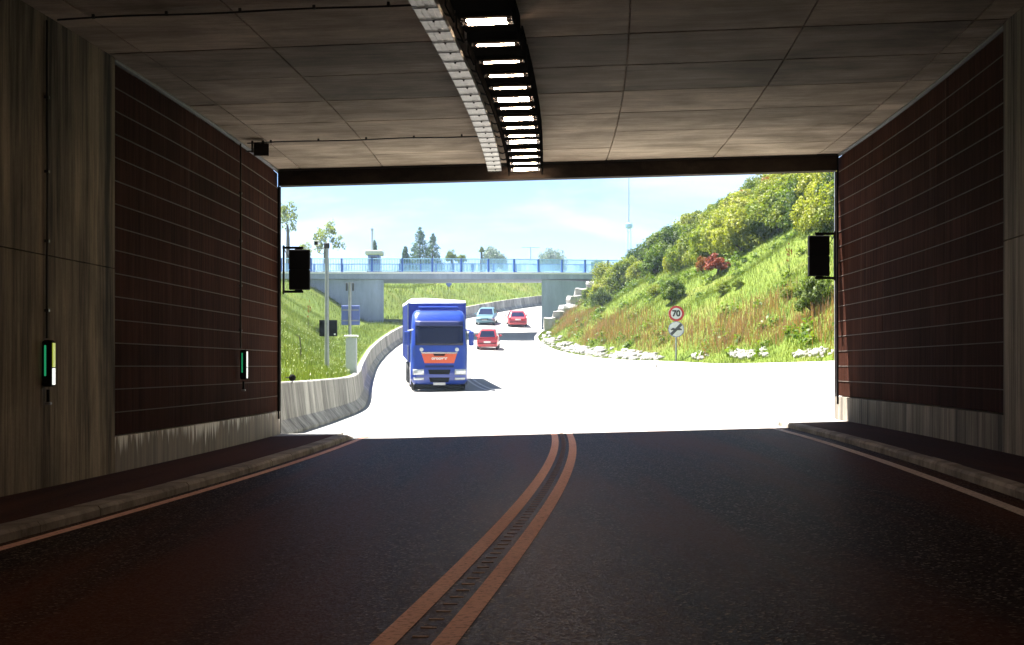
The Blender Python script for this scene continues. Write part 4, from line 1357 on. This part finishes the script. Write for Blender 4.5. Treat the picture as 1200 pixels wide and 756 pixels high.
def plant(key, k, P, rad, hgt, name, label, cat, group=None, sink=.1):
    cm, sm = VAR[key][k % len(VAR[key])]
    e = empty(name, (P[0], P[1], P[2] - sink)); tag(e, label, cat, group)
    rz = rnd.uniform(0, 6.28); e.rotation_euler = (rnd.uniform(-.06, .06), rnd.uniform(-.06, .06), rz)
    sc = (rad, rad * rnd.uniform(.9, 1.1), hgt / 1.75)
    for nm, me in (('crown', cm), ('trunk', sm)):
        o = bpy.data.objects.new(nm, me); link(o, e); o.scale = sc
    return e
THICK = 'yellow-green leafy shrub in the dense thicket covering the top of the right embankment'
GT = 'shrubs of the thicket on the right embankment'
# skyline of the thicket in the picture: terrain is searched below it
sky_line = [(700, 318), (712, 303), (740, 274), (765, 264), (800, 252), (850, 240), (870, 222), (905, 206), (985, 190), (1060, 178)]
edge_line = [(700, 356), (712, 346), (735, 330), (760, 322), (800, 313), (845, 303), (880, 290), (905, 272), (985, 264), (1060, 250)]
def ylerp(t, x): return float(np.interp(x, [p[0] for p in t], [p[1] for p in t]))
kinds = ['leaf', 'leaf', 'mid', 'leaf', 'mid', 'dark', 'leaf', 'orange']
n_t = 0
THK = []
px = 702
rt = random.Random(3)
while px < 1050:
    y0, y1 = ylerp(edge_line, px), ylerp(sky_line, px)
    py = y0 + rt.uniform(-3, 3)
    while py > y1 - 4:
        P = hit(px + rt.uniform(-5, 5), py, 45, 200)
        if P is not None and n_t < 170:
            m2p = FPX / P.y
            hh = min(rt.uniform(2.0, 3.2), max(1.2, (P.z and (py - y1 + 16) / m2p)))
            k = kinds[rt.randrange(len(kinds))]
            if k == 'orange' and rt.random() < .7: k = 'leaf'
            look = {'leaf': 'yellow-green', 'mid': 'mid green', 'dark': 'dark green', 'orange': 'orange-tinted'}[k]
            row = 'front' if py > y0 - 12 else ('top' if py < y1 + 16 else 'middle')
            where = 'by the bridge end' if px < 735 else 'left of the 70 sign' if px < 780 else 'above the 70 sign' if px < 825 else 'above the red shrub' if px < 875 else 'near the right signal box' if px < 985 else 'behind the right tunnel wall'
            plant(k, rt.randrange(9), P, hh * rt.uniform(.42, .55), hh, 'thicket_shrub', f'{look} shrub in the {row} rows of the right thicket, {where}', 'shrub', f'{look} {row} thicket shrubs {where}', .42 if row == 'front' else .25)
            n_t += 1
            THK.append((px, look, row, where, COL.objects[-1].parent))
        py -= rt.uniform(8, 12)
    px += rt.uniform(11, 15)
ORD = ['first', 'second', 'third', 'fourth', 'fifth', 'sixth', 'seventh', 'eighth', 'ninth', 'tenth', 'eleventh', 'twelfth', 'thirteenth', 'fourteenth', 'fifteenth', 'sixteenth', 'seventeenth', 'eighteenth', 'nineteenth', 'twentieth', 'twenty-first', 'twenty-second', 'twenty-third', 'twenty-fourth', 'twenty-fifth', 'twenty-sixth', 'twenty-seventh', 'twenty-eighth']
byk = {}
for q in THK: byk.setdefault(q[1:4], []).append(q[4])
for (look, row, where), lst in byk.items():
    lst.sort(key=lambda e_: e_.location.x / e_.location.y)
    for k, e_ in enumerate(lst):
        e_['label'] = f'{ORD[min(k, 27)]} {look} shrub from the left, {row} thicket rows {where}' if len(lst) > 1 else f'only {look} shrub in the {row} thicket rows {where}'
def spot(px, py, *a):
    return hit(px, py, *a) or Vector(((px - 600) / FPX * 80, 80, EYE + (429.7 - py) / FPX * 80))
def single(key, k, px, py, wpx, hpx, name, label, cat='shrub', group=None, dmin=36):
    P = spot(px, py, dmin); s = P.y / FPX
    return plant(key, k, P, wpx * s * .5, hpx * s, name, label, cat, group)
single('dark', 0, 706, 362, 34, 30, 'round_shrub', 'dark green shrub beside the stepped boulders on the right embankment')
single('mid', 1, 690, 352, 20, 22, 'round_shrub', 'small green shrub above the boulders at the end of the bridge')
single('mid', 0, 787, 356, 38, 40, 'round_shrub', 'rounded green shrub with dark base directly above the 70 sign')
single('leaf', 2, 768, 348, 26, 22, 'round_shrub', 'low yellow-green shrub left of the shrub above the 70 sign')
single('red', 0, 842, 322, 40, 32, 'red_shrub', 'dark red-leaved shrub in the middle of the right embankment')
single('orange', 0, 824, 322, 18, 30, 'red_shrub', 'bright orange-leaved shrub left of the dark red shrub')
single('spiky', 0, 925, 322, 14, 28, 'dry_shrub', 'upright dry orange shrub left of the right signal box')
single('dark', 1, 952, 372, 62, 66, 'big_shrub', 'large dark leafy shrub on the bank under the right signal box', dmin=40)
single('leaf', 1, 925, 350, 22, 20, 'small_shrub', 'small yellow-green shrub beside the large dark shrub')
single('mid', 2, 848, 345, 24, 20, 'small_shrub', 'small green shrub on the bank below the red shrub')
single('mid', 0, 866, 338, 18, 16, 'small_shrub', 'low green shrub right of the one below the red shrub')
single('mid', 1, 373, 392, 14, 20, 'bank_weed', 'leafy green weed on the left bank behind the pole box', 'plant')
single('spiky', 0, 361, 385, 8, 26, 'bank_weed', 'dry upright weed on the left bank under the left signal box', 'plant')

rs = np.random.RandomState(21)
n = 520
x = -1 + 28 * rs.rand(n); y = 40 + 85 * rs.rand(n)
h, ins, nl, dl, dr = height(x, y)
m = (~ins) & (~nl) & (dr > 1.2) & (dr < 20) & (x / y < .22)
C = np.stack([x, y, h + .12], 1)[m]
V, F = leaf_cloud(rs, C, .22 + .4 * rs.rand(len(C)), 70, .075, .5, .2)
o = link(bpy.data.objects.new('bank_weeds', np_mesh('bank_weeds', V, F, M['leaf_mid'])))
tag(o, 'low leafy weeds growing through the grass of the right embankment', 'weeds', kind='stuff')

# grass ----------------------------------------------------------------------
def blades(name, pts, hgt, wid, mat, seed, lean=.35, label=None):
    rs = np.random.RandomState(seed); n = len(pts)
    a = rs.rand(n) * 6.283; hh = hgt * (.5 + .9 * rs.rand(n)); ln = lean * hh * rs.rand(n); b = rs.rand(n) * 6.283
    w = wid * (.6 + .8 * rs.rand(n))
    dx, dy = np.cos(a) * w, np.sin(a) * w
    lx, ly = np.cos(b) * ln, np.sin(b) * ln
    base = pts - np.array((0, 0, .04))
    V = np.stack([base + np.stack([-dx, -dy, 0 * dx], 1), base + np.stack([dx, dy, 0 * dx], 1), base + np.stack([lx + dx * .25, ly + dy * .25, hh], 1), base + np.stack([lx - dx * .25, ly - dy * .25, hh * .97], 1)], 1).reshape(-1, 3)
    o = link(bpy.data.objects.new(name, np_mesh(name, V, np.arange(len(V)).reshape(-1, 4), mat)))
    tag(o, label, 'grass', kind='stuff'); return o
def scatter(n, x0, x1, y0, y1, seed, cond):
    rs = np.random.RandomState(seed)
    x = x0 + (x1 - x0) * rs.rand(n); y = y0 + (y1 - y0) * rs.rand(n)
    h, ins, nl, dl, dr = height(x, y)
    m = (~ins) & cond(x, y, h, nl, dl, dr)
    return np.stack([x, y, h], 1)[m]
inview = lambda x, y: (x / y < .255) & (x / y > -.17)
cr_ = lambda x, y, h, nl, dl, dr: (~nl) & (dr > .45) & (dr < 26) & inview(x, y)
pts = scatter(520000, -2, 34, 33, 150, 1, cr_)
blades('bank_grass', pts, .21, .009, M['grass'], 1, label='green meadow grass covering the right embankment')
pts = scatter(200000, -2, 26, 33, 128, 2, lambda x, y, h, nl, dl, dr: (~nl) & (dr > 2.0 + 2.2 * vnoise(x * 1.7, y * 1.7, 11) + .5 * np.sin(x * 53.1 + y * 71.7)) & (dr < 3.2 + 3.0 * vnoise(x * 1.4, y * 1.4, 12) + .9 * np.sin(x * 37.1 + y * 91.7)) & inview(x, y))
blades('seed_grass', pts, .46, .011, M['grass_red'], 2, label='band of red-brown seeding grass low on the right embankment')
pts = scatter(220000, -34, -4, 34, 135, 3, lambda x, y, h, nl, dl, dr: nl & (dl > .6) & (dl < 22) & inview(x, y))
blades('bank_grass', pts, .26, .010, M['grass'], 3, label='green meadow grass covering the left bank')
pts = scatter(110000, -40, 25, 140, 215, 4, lambda x, y, h, nl, dl, dr: nl & (dl > .6) & (dl < 26))
blades('bank_grass', pts, .35, .022, M['grass'], 4, label='green grass on the far bank beyond the bridge')
M['flower'] = m_leaf('white_flower', (.6, .6, .55), (.75, .75, .68), .2)
pts = scatter(3200, -24, -4, 36, 110, 5, lambda x, y, h, nl, dl, dr: nl & (dl > .6) & (dl < 4.5) & inview(x, y))
pts[:, 2] += .22
blades('bank_flowers', pts, .05, .022, M['flower'], 5, label='small white wildflowers scattered on the left bank')

# ------------------------------------------------------------------ trees and things beyond the bridge
def conifer(name, px, top_py, Y, rad, mat, label):
    X = (px - 600) / FPX * Y; zg = ground_z(X, Y); H = EYE + (429.7 - top_py) / FPX * Y - zg
    rs = np.random.RandomState(int(px)); C = []; Rr = []
    lv = 16
    for i in range(lv):
        f = i / lv; n = max(3, int(11 * (1 - f)))
        for k in range(n):
            a = 6.283 * k / n + rs.rand(); r = rad * (1 - f) ** .85 * (.55 + .45 * rs.rand())
            C.append((math.cos(a) * r, math.sin(a) * r, H * (.12 + .86 * f) - r * .22)); Rr.append(.16 * rad + .34 * rad * (1 - f))
    C.append((0, 0, H * .985)); Rr.append(.12 * rad)
    V, F = leaf_cloud(rs, np.array(C), np.array(Rr), 46, .16, 0.1, .3, .4)
    e = empty(name, (X, Y, zg - .1)); tag(e, label, 'tree')
    link(bpy.data.objects.new('crown', np_mesh('crown', V, F, mat)), e)
    MB().tube([(0, 0, 0), (0, 0, H * .5), (0, 0, H * .95)], [.22, .14, .03], 7).build('trunk', M['bark'], e)
conifer('conifer_tree', 492, 266, 215, 2.2, M['leaf_conifer'], 'tall pointed conifer behind the bridge railing, tallest of its clump')
conifer('conifer_tree', 507, 273, 225, 2.1, M['leaf_conifer'], 'broad dark conifer just right of the tallest conifer')
conifer('conifer_tree', 475, 288, 205, 1.3, M['leaf_conifer'], 'small conifer left of the tallest conifer behind the bridge')
conifer('conifer_tree', 439, 281, 190, .7, M['leaf_conifer'], 'slim conifer beside the pale hut roof behind the bridge')
def far_tree(key, k, px, top_py, wpx, Y, name, label, base=None):
    X = (px - 600) / FPX * Y; zg = ground_z(X, Y); H = EYE + (429.7 - top_py) / FPX * Y - zg
    s = Y / FPX; R_ = wpx * s * .5
    cm, sm = VAR[key][k % len(VAR[key])]
    e = empty(name, (X, Y, zg - .1)); tag(e, label, 'tree')
    hc = min(H * .8, R_ * 2.4)
    o = bpy.data.objects.new('crown', cm); link(o, e); o.scale = (R_, R_, hc / 1.75); o.location = (0, 0, H - hc)
    MB().tube([(0, 0, 0), (.05, 0, H * .6), (0, 0, H - hc * .5)], [.24, .18, .10], 7).build('trunk', M['bark'], e)
far_tree('mid', 0, 529, 289, 16, 200, 'small_tree', 'small green tree right of the conifers behind the bridge')
far_tree('mid', 1, 541, 293, 14, 205, 'small_tree', 'low green tree second to the right of the conifers')
far_tree('blue', 0, 578, 279, 36, 330, 'round_tree', 'round haze-tinted pale tree behind the middle of the bridge')
far_tree('blue', 1, 648, 281, 36, 380, 'round_tree', 'round hazy blue tree behind the right part of the bridge')
far_tree('mid', 2, 564, 287, 8, 220, 'small_tree', 'narrow green sapling left of the round pale tree')
far_tree('mid', 1, 700, 298, 18, 190, 'small_tree', 'low yellow-green tree at the right end of the bridge')
far_tree('pale', 0, 381, 258, 44, 170, 'airy_tree', 'airy pale yellow-green tree behind the camera pole')
far_tree('pale', 1, 337, 238, 40, 160, 'airy_tree', 'airy pale tree at the left edge of the tunnel mouth')
far_tree('pale', 1, 358, 284, 26, 165, 'airy_tree', 'low pale tree between the two airy trees on the left')

Y = 185.0; X = (438 - 600) / FPX * Y; zg = ground_z(X, Y)
e = empty('hut', (X, Y, zg - .1)); tag(e, 'small pale hut with a flat overhanging roof behind the bridge', 'building')
zr = EYE + (429.7 - 297) / FPX * Y - zg
MB().box((0, 1.0, zr / 2), (1.3, 2.0, zr)).build('wall', M['sign_grey'], e)  # dark wall colour paints the shade below the roof
MB().bevbox((0, 1.0, zr + .2), (2.0, 2.6, .5), .08).build('roof', M['render_wall'], e)
MB().box((0, -.012, zr - .5), (.7, .03, .5)).build('window', M['glass'], e)
X = (433.5 - 600) / FPX * Y
e = empty('utility_pole', (X, Y + 3, ground_z(X, Y + 3) - .1)); tag(e, 'short grey utility pole beside the pale hut', 'pole')
H = EYE + (429.7 - 268) / FPX * (Y + 3) - e.location.z
MB().tube([(0, 0, 0), (0, 0, H)], [.14, .11], 8).build('mast', M['cabinet'], e)
MB().box((0, 0, H - .1), (.30, .25, .25)).build('cap', M['cabinet'], e)
Y = 250.0; X = (622 - 600) / FPX * Y
e = empty('utility_pole', (X, Y, ground_z(X, Y) - .1)); tag(e, 'thin T-shaped utility pole between the two round trees', 'pole')
H = EYE + (429.7 - 290) / FPX * Y - e.location.z
MB().tube([(0, 0, 0), (0, 0, H)], .07, 6).build('mast', M['galv'], e)
MB().box((-.0, 0, H), (2.8, .08, .06)).build('crossarm', M['galv'], e)
# lattice mast far behind the thicket
Y = 430.0; X = (737 - 600) / FPX * Y
e = empty('radio_mast', (X, Y, ground_z(X, Y) - .2)); tag(e, 'tall thin radio mast rising far behind the thicket', 'mast')
zt = 58 - e.location.z; zpf = EYE + (429.7 - 268) / FPX * Y - e.location.z
mb = MB()
for a in (0, 2.094, 4.189): mb.tube([(.9 * math.cos(a), .9 * math.sin(a), 0), (.5 * math.cos(a), .5 * math.sin(a), zpf)], .09, 5)
for k in range(18):
    z = zpf * k / 18; a = 2.094 * (k % 3); r0 = .9 - .4 * k / 18
    mb.tube([(r0 * math.cos(a), r0 * math.sin(a), z), (r0 * math.cos(a + 2.094), r0 * math.sin(a + 2.094), z + zpf / 18)], .05, 4)
mb.build('lattice', M['galv'], e)
MB().lathe([(.5, 0), (1.0, .3), (1.0, 1.2), (.6, 1.5)], 'Z', 12, (0, 0, zpf)).build('platform', M['rail_bar'], e)
MB().tube([(0, 0, zpf + 1.4), (0, 0, zt)], [.16, .10], 6).build('antenna', M['galv'], e)

# ------------------------------------------------------------------ hazy air
t = NT('hazy_air')
t.t.nodes.remove(t.b)
pv = t.n('VolumePrincipled'); pv.inputs['Density'].default_value = .00043; pv.inputs['Color'].default_value = (.62, .80, 1.0, 1); pv.inputs['Anisotropy'].default_value = .2
t.l(pv.outputs[0], t.out.inputs['Volume'])
o = MB().box((0, 450, 27), (1850, 1550, 66)).build('haze', t.m); tag(o, kind='stuff'); o['label'] = 'thin pale haze in the air over the whole place'; o['category'] = 'haze'
o.display_type = 'WIRE'
S.cycles.volume_bounces = 0
